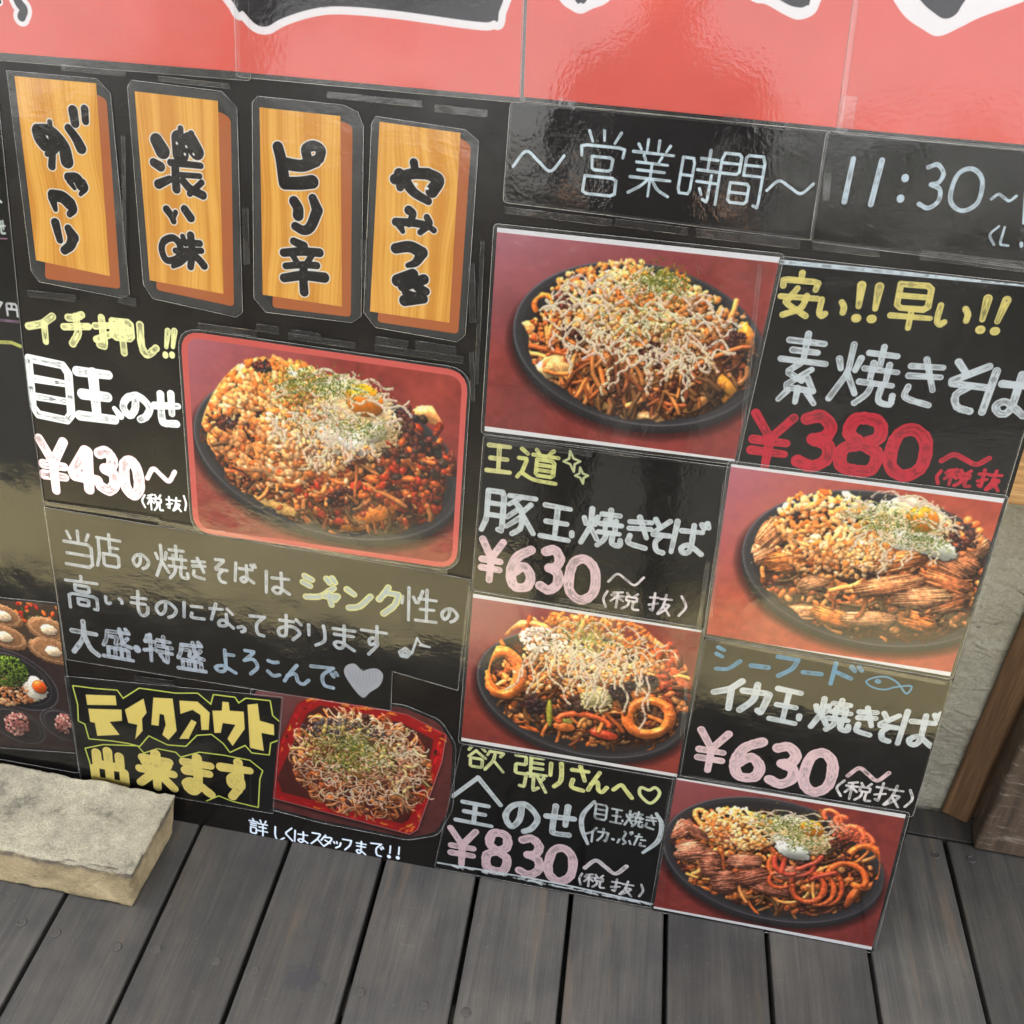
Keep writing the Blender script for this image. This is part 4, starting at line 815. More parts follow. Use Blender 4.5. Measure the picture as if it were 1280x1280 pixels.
def wave_fn(seed, amp):
    R_ = random.Random(seed); W = [(R_.uniform(.010, .05), R_.uniform(.010, .05), R_.uniform(0, 6.28), R_.uniform(.3, 1)) for _ in range(5)]; tot = sum(w_[3] for w_ in W)
    return lambda x, y: amp * (.5 + .5 * sum(w_[3] * math.sin(w_[0] * x * (1 if i % 2 else -1) + w_[1] * y + w_[2]) for i, w_ in enumerate(W)) / tot)
def sheet_mesh(name, P, off, wave, mats, parent, step=14, inner=None, art=None, bead=0.0):
    bm = bmesh.new(); vs_ = [bm.verts.new((p[0], p[1], 0)) for p in P]; bm.faces.new(vs_)
    xs = [p[0] for p in P]; ys = [p[1] for p in P]
    for a, b, no in ((min(xs), max(xs), (1, 0, 0)), (min(ys), max(ys), (0, 1, 0))):
        n = max(1, int((b - a) / step))
        for i in range(1, n):
            v = a + (b - a) * i / n + .013
            bmesh.ops.bisect_plane(bm, geom=bm.verts[:] + bm.edges[:] + bm.faces[:], plane_co=(v, 0, 0) if no[0] else (0, v, 0), plane_no=no)
    if inner:
        for i in range(len(inner)):
            a, b = inner[i - 1], inner[i]; e = b - a
            if np.linalg.norm(e) < 8: continue
            bmesh.ops.bisect_plane(bm, geom=bm.verts[:] + bm.edges[:] + bm.faces[:], plane_co=(a[0], a[1], 0), plane_no=(e[1], -e[0], 0))
    mi = []
    bm.faces.ensure_lookup_table()
    for f in bm.faces:
        c = f.calc_center_median(); f.material_index = 1 if (inner and not inside(inner, c.x, c.y)) else 0
    flip = sum(f.normal.z if f.normal.z else (f.normal_update() or f.normal.z) for f in bm.faces) < 0
    if flip: bmesh.ops.reverse_faces(bm, faces=bm.faces[:])
    uvl = None
    if art:
        uvl = bm.loops.layers.uv.new('UVMap')
        for f in bm.faces:
            for l in f.loops: l[uvl].uv = ((l.vert.co.x - art.x0) / (art.x1 - art.x0), (l.vert.co.y - art.y0) / (art.y1 - art.y0))
    for v in bm.verts:
        x, y = v.co.x, v.co.y; v.co = world(x, y, off + wave(x, y))
    for f in bm.faces: f.smooth = True
    if bead:                                              # the cut edge of the laminate catches the light
        n = len(P); ring = []
        for i in range(n):
            a, b = P[i - 1], P[(i + 1) % n]; e = b - a; m = np.array([e[1], -e[0]]) / (np.linalg.norm(e) + 1e-9)
            h = off + wave(P[i][0], P[i][1]); p = P[i]
            ring.append([bm.verts.new(world(p[0] + m[0] * u * bead, p[1] + m[1] * u * bead, h + w_ * bead)) for u, w_ in ((-1, 0), (0, 1), (1, 0), (0, -.6))])
        for i in range(n):
            A, B = ring[i - 1], ring[i]
            for j in range(4):
                f = bm.faces.new((A[j], B[j], B[(j + 1) % 4], A[(j + 1) % 4])); f.material_index = 2; f.smooth = True
        bmesh.ops.recalc_face_normals(bm, faces=[f for f in bm.faces if f.material_index == 2])
    return bm_obj(name, bm, mats, parent)
SHEET_N = [0]
def sheet(name, label, cat, quad, base, paint, off=.8, grow=5, film_px=None, rnd=0, film_rnd=6, group=None, amp=.35, res=2.5, film=None, backing=None, extra=None, inner=None):
    """one laminated sheet: the printed paper and the clear film over it"""
    SHEET_N[0] += 1; sd_ = SHEET_N[0]
    P = [px2st(*p) for p in quad]; Pr = poly_round(P, rnd)
    FP = [px2st(*p) for p in film_px] if film_px else poly_grow(P, grow); Fr = poly_round(FP, film_rnd)
    lo = np.min(P + FP, 0); r_ = root(name, world(*np.min(P, 0), off), label=label, cat=cat, group=group)
    A = Art(np.min(P, 0)[0] - 2, np.max(P, 0)[0] + 2, np.min(P, 0)[1] - 2, np.max(P, 0)[1] + 2, base, res)
    if paint: paint(A)
    w_ = wave_fn(sd_, amp)
    if backing:                                           # black card under the print
        m = NT('backing_card'); m.set(**{'Base_Color': (.010, .010, .0105, 1)}); m.set(Roughness=.5)
        sheet_mesh('backing_card', poly_round(poly_grow(FP, -1.5), film_rnd), off, w_, [m.m], r_, 30)
    for e in extra or []:                                 # coloured card showing beside the wood-grain one
        m = NT('orange_card'); m.set(**{'Base_Color': e[1]}); m.set(Roughness=.5); sheet_mesh('under_card', poly_round([px2st(*p) for p in e[0]], 5), off + .12, w_, [m.m], r_, 30)
    sheet_mesh('print', Pr, off + .25, w_, [paper(name + '_print', A.image(name + '_print'))], r_, 16, art=A)
    sheet_mesh('film', Fr, off + .55, w_, [film or FILM, FILM_EDGE, FILM_BEAD], r_, 14, inner=[px2st(*p) for p in inner] if inner else Pr, bead=.38)
    return r_
def tape(parent, x0, y0, x1, y1, wd, off=2.2, seed=0):    # a strip of clear tape between two photograph points
    a, b = px2st(x0, y0), px2st(x1, y1); e = (b - a) / np.linalg.norm(b - a); n = np.array([-e[1], e[0]]) * wd / 2; R_ = random.Random(seed + int(x0 * 7 + y0))
    P = [a - n, b - n * R_.uniform(.9, 1.1), b + e * R_.uniform(-2, 2) + n, a + e * R_.uniform(-2, 2) + n]
    sheet_mesh('tape', P, off, wave_fn(int(x0 + y0), .9), [TAPE, TAPE, FILM_EDGE], parent, 4, bead=.16)

# ------------------------------------------------------------------ ground, deck, wall
STAIN = deck_at(378, 1222)                                # a dark damp mark on one plank
def deck_wood():
    k = NT('deck_wood'); oi = k.N('ShaderNodeObjectInfo')
    off = k.N('ShaderNodeVectorMath', operation='SCALE'); off.inputs['Scale'].default_value = 37
    cmb = k.N('ShaderNodeCombineXYZ'); k.L(oi.outputs['Random'], cmb.inputs[0]); k.L(oi.outputs['Random'], cmb.inputs[2]); k.L(cmb.outputs[0], off.inputs[0])
    def co(sc):
        w_ = world_co(k, rot=(0, 0, SKEW)); a = k.N('ShaderNodeVectorMath', operation='ADD'); k.L(w_, a.inputs[0]); k.L(off.outputs[0], a.inputs[1])
        m = k.N('ShaderNodeMapping'); m.inputs['Scale'].default_value = sc; k.L(a.outputs[0], m.inputs[0]); return m.outputs[0]
    fine = k.noise(1, 6, .65, co((420, 9, 40))); mid = k.noise(1, 4, .6, co((60, 3.2, 20)), .6); blot = k.noise(9, 4, .6, co((1, 1, 1))); spk = k.noise(1, 3, .7, co((900, 160, 300)))
    c = k.ramp(mid, (.3, (.034, .034, .034)), (.5, (.045, .045, .044)), (.72, (.063, .061, .058)))
    c = k.mix(c, k.ramp(fine, (.35, (.62, .62, .62)), (.6, (1.08, 1.08, 1.06)), (.8, (1.6, 1.58, 1.5))), .5, 'MULTIPLY')
    c = k.mix(c, k.ramp(blot, (.30, (.62, .63, .66)), (.70, (1.36, 1.28, 1.14))), .8, 'MULTIPLY')
    sc_ = k.ramp(k.noise(1, 2, .4, co((55, 420, 10)), .3), (.70, (0, 0, 0)), (.78, (1, 1, 1))); c = k.mix(c, (.20, .19, .17), k.mix((0, 0, 0), sc_, k.ramp(blot, (.45, (0, 0, 0)), (.7, (.35,) * 3)), 'MIX'))
    ln = k.ramp(k.noise(1, 3, .6, co((26, 900, 10)), .15), (.73, (0, 0, 0)), (.76, (1, 1, 1))); c = k.mix(c, (.16, .155, .15), k.mix((0, 0, 0), ln, k.ramp(k.noise(7, 2, .5, co((1, 1, 1))), (.55, (0, 0, 0)), (.62, (.5,) * 3)), 'MIX'))
    c = k.mix(c, (.17, .165, .155), k.ramp(k.noise(1, 2, .5, co((420, 330, 60))), (.735, (0, 0, 0)), (.75, (.7,) * 3)))
    # brown bare edges where the stain has worn off
    c = k.mix(c, (.125, .088, .055), k.ramp(k.noise(3.3, 4, .6, co((9, 1, 1))), (.57, (0, 0, 0)), (.76, (.5, .5, .5))))
    hs = k.N('ShaderNodeHueSaturation'); mr = k.N('ShaderNodeMapRange', i_3=.74, i_4=1.22); k.L(oi.outputs['Random'], mr.inputs[0]); k.L(mr.outputs[0], hs.inputs['Value']); k.L(c, hs.inputs['Color'])
    g_ = k.N('ShaderNodeNewGeometry'); dv = k.N('ShaderNodeVectorMath', operation='DISTANCE'); wn = k.noise(70, 4, .7, g_.outputs['Position'], out='Color'); wv = k.N('ShaderNodeVectorMath', operation='SCALE'); wv.inputs['Scale'].default_value = .055; k.L(wn, wv.inputs[0])
    sc2 = k.N('ShaderNodeVectorMath', operation='ADD'); k.L(g_.outputs['Position'], sc2.inputs[0]); k.L(wv.outputs[0], sc2.inputs[1]); k.L(sc2.outputs[0], dv.inputs[0]); dv.inputs[1].default_value = (STAIN[0] + .0275, STAIN[1] + .0275, .0275)
    stain = k.ramp(dv.outputs['Value'], (.019, (.62, .62, .62)), (.0225, (0, 0, 0)))
    fc = k.mix(hs.outputs[0], (.022, .022, .028), stain); k.L(fc, k.b.inputs['Base Color'])
    k.L(k.ramp(fine, (.3, (.62,) * 3), (.7, (.44,) * 3)), k.b.inputs['Roughness']); k.b.inputs['Specular IOR Level'].default_value = .35
    k.L(k.bump(spk, .35, .0006, k.bump(fine, .55, .0011, k.bump(mid, .3, .002))), k.b.inputs['Normal']); return k.m
DECK = deck_wood()
def dark_mat(name, c, rough=.6, spec=.3):
    k = NT(name); k.set(Roughness=rough); k.b.inputs['Base Color'].default_value = c + (1,); k.b.inputs['Specular IOR Level'].default_value = spec; return k.m
GAPS = [-.4645, -.3283, -.187, -.049, .085, .2183, .356, .494, .633]
p = [GAPS[0] - .137 * i for i in range(7, 0, -1)] + GAPS + [GAPS[-1] + .137 * i for i in range(1, 7)]
deck = root('deck', (0, 0, 0), kind='structure')
cb, sb = math.cos(SKEW), math.sin(SKEW)
def dk(q, r, z): return Vector((q * cb + r * sb, -q * sb + r * cb, z))     # q across the planks, r along them
def box_bm(bm, corners, z0, z1, bevel=.002, segs=2):
    lo = [bm.verts.new((c[0], c[1], z0)) for c in corners]; hi = [bm.verts.new((c[0], c[1], z1)) for c in corners]; n = len(corners)
    fs = [bm.faces.new(lo[::-1]), bm.faces.new(hi)] + [bm.faces.new((lo[i], lo[(i + 1) % n], hi[(i + 1) % n], hi[i])) for i in range(n)]
    if bevel: bmesh.ops.bevel(bm, geom=list({e for f in fs for e in f.edges}), offset=bevel, segments=segs, affect='EDGES', profile=.5)
SCREW = dark_mat('rusty_screw', (.06, .058, .055), .5, .5); SCREW.node_tree.nodes['Principled BSDF'].inputs['Metallic'].default_value = .5
def screw(parent, x, y, bright=False):
    bm = bmesh.new(); n = 14
    def rg(r, z): return [bm.verts.new((x + math.cos(i / n * 6.283) * r, y + math.sin(i / n * 6.283) * r, z)) for i in range(n)]
    R0, R1, R2, R3 = rg(.0068, .0002), rg(.0060, .0011), rg(.0050, .0012), rg(.0042, .0002)
    for A, B in ((R0, R1), (R1, R2), (R2, R3)):
        for i in range(n): bm.faces.new((A[i], A[(i + 1) % n], B[(i + 1) % n], B[i]))
    bm.faces.new(R3)
    for a in (0.3,):                                      # cross slot
        for ang in (a, a + 1.57):
            c_, s_ = math.cos(ang), math.sin(ang); q = [(-.0024, -.0005), (.0024, -.0005), (.0024, .0005), (-.0024, .0005)]
            bm.faces.new([bm.verts.new((x + u * c_ - v * s_, y + u * s_ + v * c_, .0005 + (.00005 if ang > 1 else 0))) for u, v in q])
    bmesh.ops.recalc_face_normals(bm, faces=bm.faces[:]); return bm_obj('screw', bm, SCREW, parent)
RR = random.Random(5)
for i in range(len(p) - 1):
    g = .0030 + RR.uniform(-.0004, .0007); q0, q1 = p[i] + g, p[i + 1] - g
    z = RR.uniform(-.0008, .0); back = .2125 + RR.uniform(-.001, .001)
    # the back ends follow the wall, not the planks' own square
    def back_r(q): return (back + q * sb) / cb
    bm = bmesh.new(); box_bm(bm, [dk(q0, -.80, 0), dk(q1, -.80, 0), dk(q1, back_r(q1), 0), dk(q0, back_r(q0), 0)], -.028 + z, z, .0026, 3)
    pl = bm_obj('deck_plank', bm, DECK, deck)
    for row in (-.20, .178, -.72):
        if -1.0 < q0 < 1.0:
            for q in (q0 + .022, q1 - .024):
                v = dk(q, 0, 0); screw(pl, v.x + RR.uniform(-.002, .002), row + .006 * v.x + RR.uniform(-.004, .004))
bm = bmesh.new(); box_bm(bm, [(-1.6, .2175), (.98, .2175), (.98, .2685), (-1.6, .2685)], -.030, -.003, .0015); bm_obj('border_plank', bm, DECK, deck)
JOIST = dark_mat('joist_wood', (.045, .04, .036), .8)
for y in (-.72, -.2, .178):
    bm = bmesh.new(); box_bm(bm, [(-1.6, y - .022), (1.5, y - .022), (1.5, y + .022), (-1.6, y + .022)], -.125, -.0292, 0); bm_obj('joist', bm, JOIST, deck)
# ground
k = NT('bright_gravel'); co = world_co(k)
k.L(k.mix(k.ramp(k.noise(1.2, 5, .6, co), (.3, (.30, .26, .13)), (.7, (.52, .46, .27))), k.ramp(k.noise(60, 3, .7, co), (.3, (.6, .6, .6)), (.7, (1.3, 1.3, 1.3))), .8, 'MULTIPLY'), k.b.inputs['Base Color']); k.set(Roughness=.9)
k.L(k.bump(k.noise(90, 4, .7, co), .8, .01), k.b.inputs['Normal'])
GRAVEL = k.m; tag(mesh_obj('added_gravel_strip', [(-8, -1.95, -.122), (8, -1.95, -.122), (8, -.70, -.122), (-8, -.70, -.122)], [(0, 1, 2, 3)], GRAVEL), kind='structure')  # bright strip added behind the camera as the sunlit band the sheets reflect
k = NT('ground_asphalt'); co = world_co(k); k.L(k.mix(k.ramp(k.noise(1.5, 5, .6, co), (.3, (.035, .035, .033)), (.7, (.07, .068, .06))), k.ramp(k.noise(70, 3, .7, co), (.3, (.6, .6, .6)), (.7, (1.3, 1.3, 1.3))), .8, 'MULTIPLY'), k.b.inputs['Base Color']); k.set(Roughness=.9)
tag(mesh_obj('ground', [(-150, -150, -.13), (150, -150, -.13), (150, 150, -.13), (-150, 150, -.13)], [(0, 1, 2, 3)], k.m), kind='structure')
# tree added out of view: dapples the ground, breaks up the sky in the laminate
k = NT('added_tree_leaves'); k.L(k.ramp(k.noise(3, 3, .6, world_co(k)), (.3, (.04, .06, .018)), (.7, (.10, .12, .035))), k.b.inputs['Base Color']); k.set(Roughness=.6)
kb = NT('added_tree_bark'); kb.L(kb.ramp(kb.noise(1, 5, .7, world_co(kb, (30, 30, 6))), (.3, (.05, .04, .03)), (.7, (.14, .11, .085))), kb.b.inputs['Base Color']); kb.set(Roughness=.9)
tr_ = root('added_tree', (-2.2, -4.2, -.13), label='leafy tree added out of view behind the camera to break up the laminate reflections', cat='tree'); R2 = random.Random(9); vv, ff = [], []
tips = [Vector((-2.2 + R2.uniform(-1.5, 1.5), -4.2 + R2.uniform(-1.2, 1.2), R2.uniform(2.2, 4.0))) for _ in range(26)]
for _ in range(3600):
    c_ = R2.choice(tips) + Vector((R2.gauss(0, .28), R2.gauss(0, .28), R2.gauss(0, .2))); s_ = R2.uniform(.04, .09); u = Vector((R2.gauss(0, 1), R2.gauss(0, 1), R2.gauss(0, .5))).normalized() * s_; v = u.cross(Vector((R2.gauss(0, 1), R2.gauss(0, 1), R2.gauss(0, 1)))).normalized() * s_ * .55; n = len(vv)
    vv += [c_ - u, c_ + v, c_ + u, c_ - v]; ff.append((n, n + 1, n + 2, n + 3))
mesh_obj('crown', vv, ff, k.m, tr_)
bm = bmesh.new()
def limb(a, b, r0, r1, n=8):
    d = (b - a).normalized(); x_ = d.orthogonal().normalized(); y_ = d.cross(x_); A_ = [bm.verts.new(a + (x_ * math.cos(i / n * 6.283) + y_ * math.sin(i / n * 6.283)) * r0) for i in range(n)]; B_ = [bm.verts.new(b + (x_ * math.cos(i / n * 6.283) + y_ * math.sin(i / n * 6.283)) * r1) for i in range(n)]
    for i in range(n): bm.faces.new((A_[i], A_[(i + 1) % n], B_[(i + 1) % n], B_[i]))
f0 = Vector((-2.2, -4.2, -.13)); f1 = Vector((-2.15, -4.15, 1.9)); limb(f0, f1, .13, .09)
for t_ in tips: limb(f1 - Vector((0, 0, .05)), t_, .045, .008, 6)
bm_obj('trunk', bm, kb.m, tr_, True)
# dark leaf hedge added out of view for the laminate to mirror
k = NT('added_hedge_leaves'); k.L(k.ramp(k.noise(2.5, 3, .6, world_co(k)), (.3, (.012, .02, .007)), (.7, (.035, .04, .015))), k.b.inputs['Base Color']); k.set(Roughness=.6)
vv, ff = [], []
for _ in range(9000):
    x, y = RR.uniform(-11, 11), -7.0 + RR.gauss(0, .35); hgt = 1.75 + .45 * math.sin(x * 1.3) + .3 * math.sin(x * 3.1 + 1); z = -.1 + hgt * RR.random() ** .8; s_ = RR.uniform(.05, .13)
    a_, b_ = RR.uniform(0, 6.28), RR.uniform(-1, 1); u = Vector((math.cos(a_), math.sin(a_), b_)) * s_; v = Vector((-math.sin(a_) * .5, math.cos(a_) * .5, RR.uniform(-1, 1))) * s_ * .6; c_ = Vector((x, y, z)); n = len(vv)
    vv += [c_ - u, c_ + v, c_ + u, c_ - v]; ff.append((n, n + 1, n + 2, n + 3))
tag(mesh_obj('added_hedge', vv, ff, k.m), kind='stuff')
# the person taking the picture, standing back from the deck's edge; seen only in the laminate
def person():
    k = NT('dark_clothes'); k.L(k.ramp(k.noise(30, 3, .6, world_co(k)), (.3, (.012, .012, .016)), (.7, (.03, .03, .036))), k.b.inputs['Base Color']); k.set(Roughness=.85)
    sk = NT('skin'); sk.L(sk.ramp(sk.noise(20, 2, .5, world_co(sk)), (.3, (.42, .25, .17)), (.7, (.5, .31, .22))), sk.b.inputs['Base Color']); sk.set(Roughness=.5)
    V_ = [((0, 0, .95), .15), ((0, 0, 1.12), .135), ((0, .01, 1.32), .16), ((0, .01, 1.46), .10), ((0, .02, 1.54), .055), ((0, .03, 1.62), .085), ((0, .03, 1.71), .088), ((0, .02, 1.78), .05),
          ((.11, 0, .86), .095), ((.13, .03, .50), .062), ((.14, 0, .10), .042), ((.15, .10, .03), .042), ((.15, .17, .03), .03), ((-.11, 0, .86), .095), ((-.13, .03, .50), .062), ((-.14, 0, .10), .042), ((-.15, .10, .03), .042), ((-.15, .17, .03), .03),
          ((.20, 0, 1.42), .062), ((.25, 0, 1.16), .044), ((.20, .20, 1.10), .034), ((.17, .26, 1.10), .03), ((-.20, 0, 1.42), .062), ((-.25, 0, 1.16), .044), ((-.20, .20, 1.10), .034), ((-.17, .26, 1.10), .03)]
    E_ = [(0, 1), (1, 2), (2, 3), (3, 4), (4, 5), (5, 6), (6, 7), (0, 8), (8, 9), (9, 10), (10, 11), (11, 12), (0, 13), (13, 14), (14, 15), (15, 16), (16, 17), (2, 18), (18, 19), (19, 20), (20, 21), (2, 22), (22, 23), (23, 24), (24, 25)]
    for sx in (1, -1):                                    # five fingers on each hand
        h = 21 if sx > 0 else 25
        for dx, dy, dz, r0 in ((-.030, .05, .02, .009), (-.014, .085, .006, .009), (0, .092, 0, .0095), (.013, .085, -.004, .009), (.026, .07, -.008, .008)):
            b = V_[h][0]; n = len(V_); V_.append(((b[0] + sx * dx, b[1] + .035, b[2] + dz), r0 + .002)); V_.append(((b[0] + sx * dx, b[1] + dy, b[2] + dz - .012), r0)); E_.extend([(h, n), (n, n + 1)])
    me = bpy.data.meshes.new('person'); me.from_pydata([v[0] for v in V_], E_, []); me.materials.append(k.m); me.materials.append(sk.m); o = bpy.data.objects.new('person', me); C.objects.link(o)
    m = o.modifiers.new('skin', 'SKIN'); o.modifiers.new('sub', 'SUBSURF').levels = 1
    for i, (c_, r) in enumerate(V_): me.skin_vertices[0].data[i].radius = (r, r)
    me.skin_vertices[0].data[0].use_root = True
    dg = bpy.context.evaluated_depsgraph_get(); ev_ = bpy.data.meshes.new_from_object(o.evaluated_get(dg)); o.modifiers.clear(); o.data = ev_
    if len(ev_.materials) < 2: ev_.materials.clear(); ev_.materials.append(k.m); ev_.materials.append(sk.m)
    for f in ev_.polygons: f.material_index = 1 if f.center.z > 1.52 or (f.center.y > .22 and f.center.z > .5) else 0; f.use_smooth = True
    o.location = (.02, -1.42, -.13); return tag(o, 'person in dark clothes standing behind the camera, facing the menu board', 'person')
person()
# plastered wall behind the board
k = NT('grey_plaster'); co = world_co(k)
base_ = k.ramp(k.noise(5, 5, .6, co), (.3, (.31, .29, .225)), (.7, (.44, .42, .34)))
grit = k.noise(190, 4, .7, co)
c = k.mix(base_, k.ramp(grit, (.3, (.72, .72, .70)), (.6, (1.08, 1.08, 1.08))), .7, 'MULTIPLY')
cr = k.N('ShaderNodeTexNoise', i_Scale=1, i_Detail=3, i_Distortion=.9); k.L(world_co(k, (24, 24, 46), (0, .5, 0)), cr.inputs['Vector'])
c = k.mix(c, (.10, .095, .085), k.ramp(cr.outputs[0], (.29, (.8,) * 3), (.335, (0, 0, 0)))); k.L(c, k.b.inputs['Base Color']); k.set(Roughness=.9); k.b.inputs['Specular IOR Level'].default_value = .15
k.L(k.bump(grit, .8, .002, k.bump(k.noise(45, 4, .6, co), .7, .004, k.bump(cr.outputs[0], .9, .010))), k.b.inputs['Normal']); PLASTER = k.m
from mathutils import noise as mnoise
xs = [-6, -3, -1.5, 0, .3] + [.40 + .006 * i for i in range(60)] + [.8, 1.5, 3, 6]; zs = [-.12, -.02] + [.006 * i for i in range(120)] + [.8, 1.2, 1.8, 2.6]
vv = []
for z in zs:
    for x in xs:
        q = Vector((x * 13, z * 18, 1)); d = mnoise.noise(q) * .0045 + mnoise.noise(Vector((x * 45 + z * 20, z * 70, 3))) * .0028
        vv.append((x, .279 - d, z))
ff = [(j * len(xs) + i, j * len(xs) + i + 1, (j + 1) * len(xs) + i + 1, (j + 1) * len(xs) + i) for j in range(len(zs) - 1) for i in range(len(xs) - 1)]
n = len(vv); vv += [(-6, .279, 2.6), (6, .279, 2.6), (6, .5, 2.6), (-6, .5, 2.6), (-6, .5, -.12), (6, .5, -.12)]; ff += [(n, n + 1, n + 2, n + 3), (n + 3, n + 2, n + 5, n + 4)]
wl = mesh_obj('plaster_wall', vv, ff, PLASTER, smooth=True)
tag(wl, 'rough grey trowelled plaster wall standing behind the menu board', 'wall')

# timbers at the right edge
def timber_mat(name, c0, c1, c2, sc=(60, 60, 3), scr=0.0):
    k = NT(name); co = world_co(k, sc); f = k.noise(1, 5, .65, co, .5); g = k.noise(1, 3, .6, world_co(k, tuple(v * 4 for v in sc)))
    c = k.ramp(f, (.3, c0), (.5, c1), (.72, c2)); c = k.mix(c, k.ramp(g, (.35, (.6, .6, .6)), (.65, (1.2, 1.2, 1.2))), .6, 'MULTIPLY')
    if scr: c = k.mix(c, (.30, .27, .22), k.ramp(k.noise(1, 5, .75, world_co(k, (14, 14, 120), (.1, .25, 0)), 1.2), (.57, (0, 0, 0)), (.66, (scr,) * 3)))
    k.L(c, k.b.inputs['Base Color']); k.set(Roughness=.6); k.L(k.bump(g, .5, .0015, k.bump(f, .4, .003)), k.b.inputs['Normal']); return k.m
def post(name, label, cat, corners, z0, z1, mat, bevel=.004):
    bm = bmesh.new(); box_bm(bm, corners, z0, z1, bevel, 3)
    bmesh.ops.subdivide_edges(bm, edges=[e for e in bm.edges if e.calc_length() > .2], cuts=14)
    for v in bm.verts:
        d = mnoise.noise_vector(v.co * 9) * .0003; v.co += Vector((d.x, d.y, 0))
    return tag(bm_obj(name, bm, mat), label, cat)
W1 = timber_mat('door_frame_wood', (.085, .042, .018), (.16, .085, .038), (.27, .155, .075))
W2 = timber_mat('weathered_wood', (.040, .027, .017), (.075, .050, .032), (.13, .09, .06), (40, 40, 5), .55)
W3 = timber_mat('pale_orange_wood', (.33, .17, .06), (.46, .26, .10), (.58, .36, .16), (6, 60, 60))
post('door_frame_post', 'brown timber post against the plaster wall, to the left of the darker weathered post', 'post', [(.628, .268), (.664, .252), (.700, .30), (.650, .33)], -.003, 1.55, W1)
post('weathered_post', 'dark weathered brown timber with pale scratches at the bottom right corner, nearest the viewer', 'post', [(.664, .202), (.86, .200), (.86, .2495), (.668, .2495)], .0005, 1.4, W2, .006)
post('wooden_rail', 'short pale orange wood piece just right of the red price panel', 'rail', [(.515, .205), (.84, .205), (.84, .2505), (.515, .2505)], .603, .70, W3, .003)

# stone block in front of the board
k = NT('rough_stone'); co = world_co(k); g = k.N('ShaderNodeNewGeometry'); sx = k.N('ShaderNodeSeparateXYZ'); k.L(g.outputs['Normal'], sx.inputs[0])
top = k.mix(k.ramp(k.noise(26, 6, .7, co), (.30, (.13, .122, .098)), (.41, (.27, .252, .192)), (.56, (.36, .335, .25)), (.72, (.45, .42, .31))), k.ramp(k.noise(320, 3, .7, co), (.3, (.62, .62, .60)), (.5, (1.0, 1.0, 1.0)), (.74, (1.4, 1.4, 1.35))), .7, 'MULTIPLY')
side = k.mix(k.ramp(k.noise(18, 5, .65, co), (.3, (.26, .205, .115)), (.7, (.46, .37, .22))), k.ramp(k.noise(150, 4, .7, co), (.3, (.7, .7, .7)), (.7, (1.2, 1.2, 1.2))), .6, 'MULTIPLY')
mk = k.N('ShaderNodeMath', operation='ADD'); k.L(sx.outputs[2], mk.inputs[0]); mm = k.N('ShaderNodeMath', operation='MULTIPLY', i_1=.5); k.L(k.noise(60, 4, .7, co), mm.inputs[0]); k.L(mm.outputs[0], mk.inputs[1])
sp_ = k.N('ShaderNodeSeparateXYZ'); k.L(g.outputs['Position'], sp_.inputs[0]); ad = k.N('ShaderNodeMath', operation='ADD'); k.L(sp_.outputs[2], ad.inputs[0]); m3 = k.N('ShaderNodeMath', operation='MULTIPLY', i_1=.022); k.L(k.noise(55, 4, .7, co), m3.inputs[0]); k.L(m3.outputs[0], ad.inputs[1])
edge = k.ramp(ad.outputs[0], (.0560, (0, 0, 0)), (.0640, (1, 1, 1)))
side = k.mix(side, (.085, .078, .072), k.mix((0, 0, 0), edge, k.ramp(k.noise(42, 3, .6, co), (.30, (.1,) * 3), (.55, (.85,) * 3)), 'MIX'))
col = k.mix(side, top, k.ramp(mk.outputs[0], (.62, (0, 0, 0)), (.85, (1, 1, 1))))
k.L(col, k.b.inputs['Base Color']); k.set(Roughness=.92); k.b.inputs['Specular IOR Level'].default_value = .2
k.L(k.bump(k.noise(420, 3, .7, co), .9, .0022, k.bump(k.noise(110, 5, .75, co), .8, .006)), k.b.inputs['Normal'])
bm = bmesh.new(); nx, ny, nz = 150, 44, 18; x0, x1 = -1.02, -.498; H = .0595
def blk(u, v, w_):                                        # unit cube -> block
    y0, y1 = -.148 + (.010 * w_), -.022 + .022 * w_
    xr = x1 + (.004 * w_)
    return Vector((x0 + (xr - x0) * u, y0 + (y1 - y0) * v, H * w_))
grid = {}
def V(i, j, l):
    if (i, j, l) not in grid:
        c_ = blk(i / nx, j / ny, l / nz); q = c_ * 22; e = sum((i in (0, nx), j in (0, ny), l in (0, nz)))
        d = mnoise.noise_vector(q) * .0022 + mnoise.noise_vector(c_ * 75) * .0011
        nb = min(i, nx - i) / nx * .5, min(j, ny - j) / ny * .12, min(l, nz - l) / nz * .06
        r = sorted(nb)[1]                                 # distance to the nearest arris
        inn = (blk(.5, .5, .5) - c_); inn.x = 0 if min(i, nx - i) > 5 else inn.x * .2
        if inn.length: inn.normalize()
        chip = max(0, .0030 - r) * (.5 + 3.4 * max(0, mnoise.noise(c_ * 45)))
        if l < nz * .15: chip *= .5
        if l <= 1: d = d * .35
        c_ += d + inn * chip; c_.z = max(c_.z, .0004)
        grid[(i, j, l)] = bm.verts.new(c_)
    return grid[(i, j, l)]
for i in range(nx):
    for j in range(ny):
        bm.faces.new((V(i, j, nz), V(i + 1, j, nz), V(i + 1, j + 1, nz), V(i, j + 1, nz))); bm.faces.new((V(i, j, 0), V(i, j + 1, 0), V(i + 1, j + 1, 0), V(i + 1, j, 0)))
    for l in range(nz):
        bm.faces.new((V(i, 0, l), V(i + 1, 0, l), V(i + 1, 0, l + 1), V(i, 0, l + 1))); bm.faces.new((V(i, ny, l), V(i, ny, l + 1), V(i + 1, ny, l + 1), V(i + 1, ny, l)))
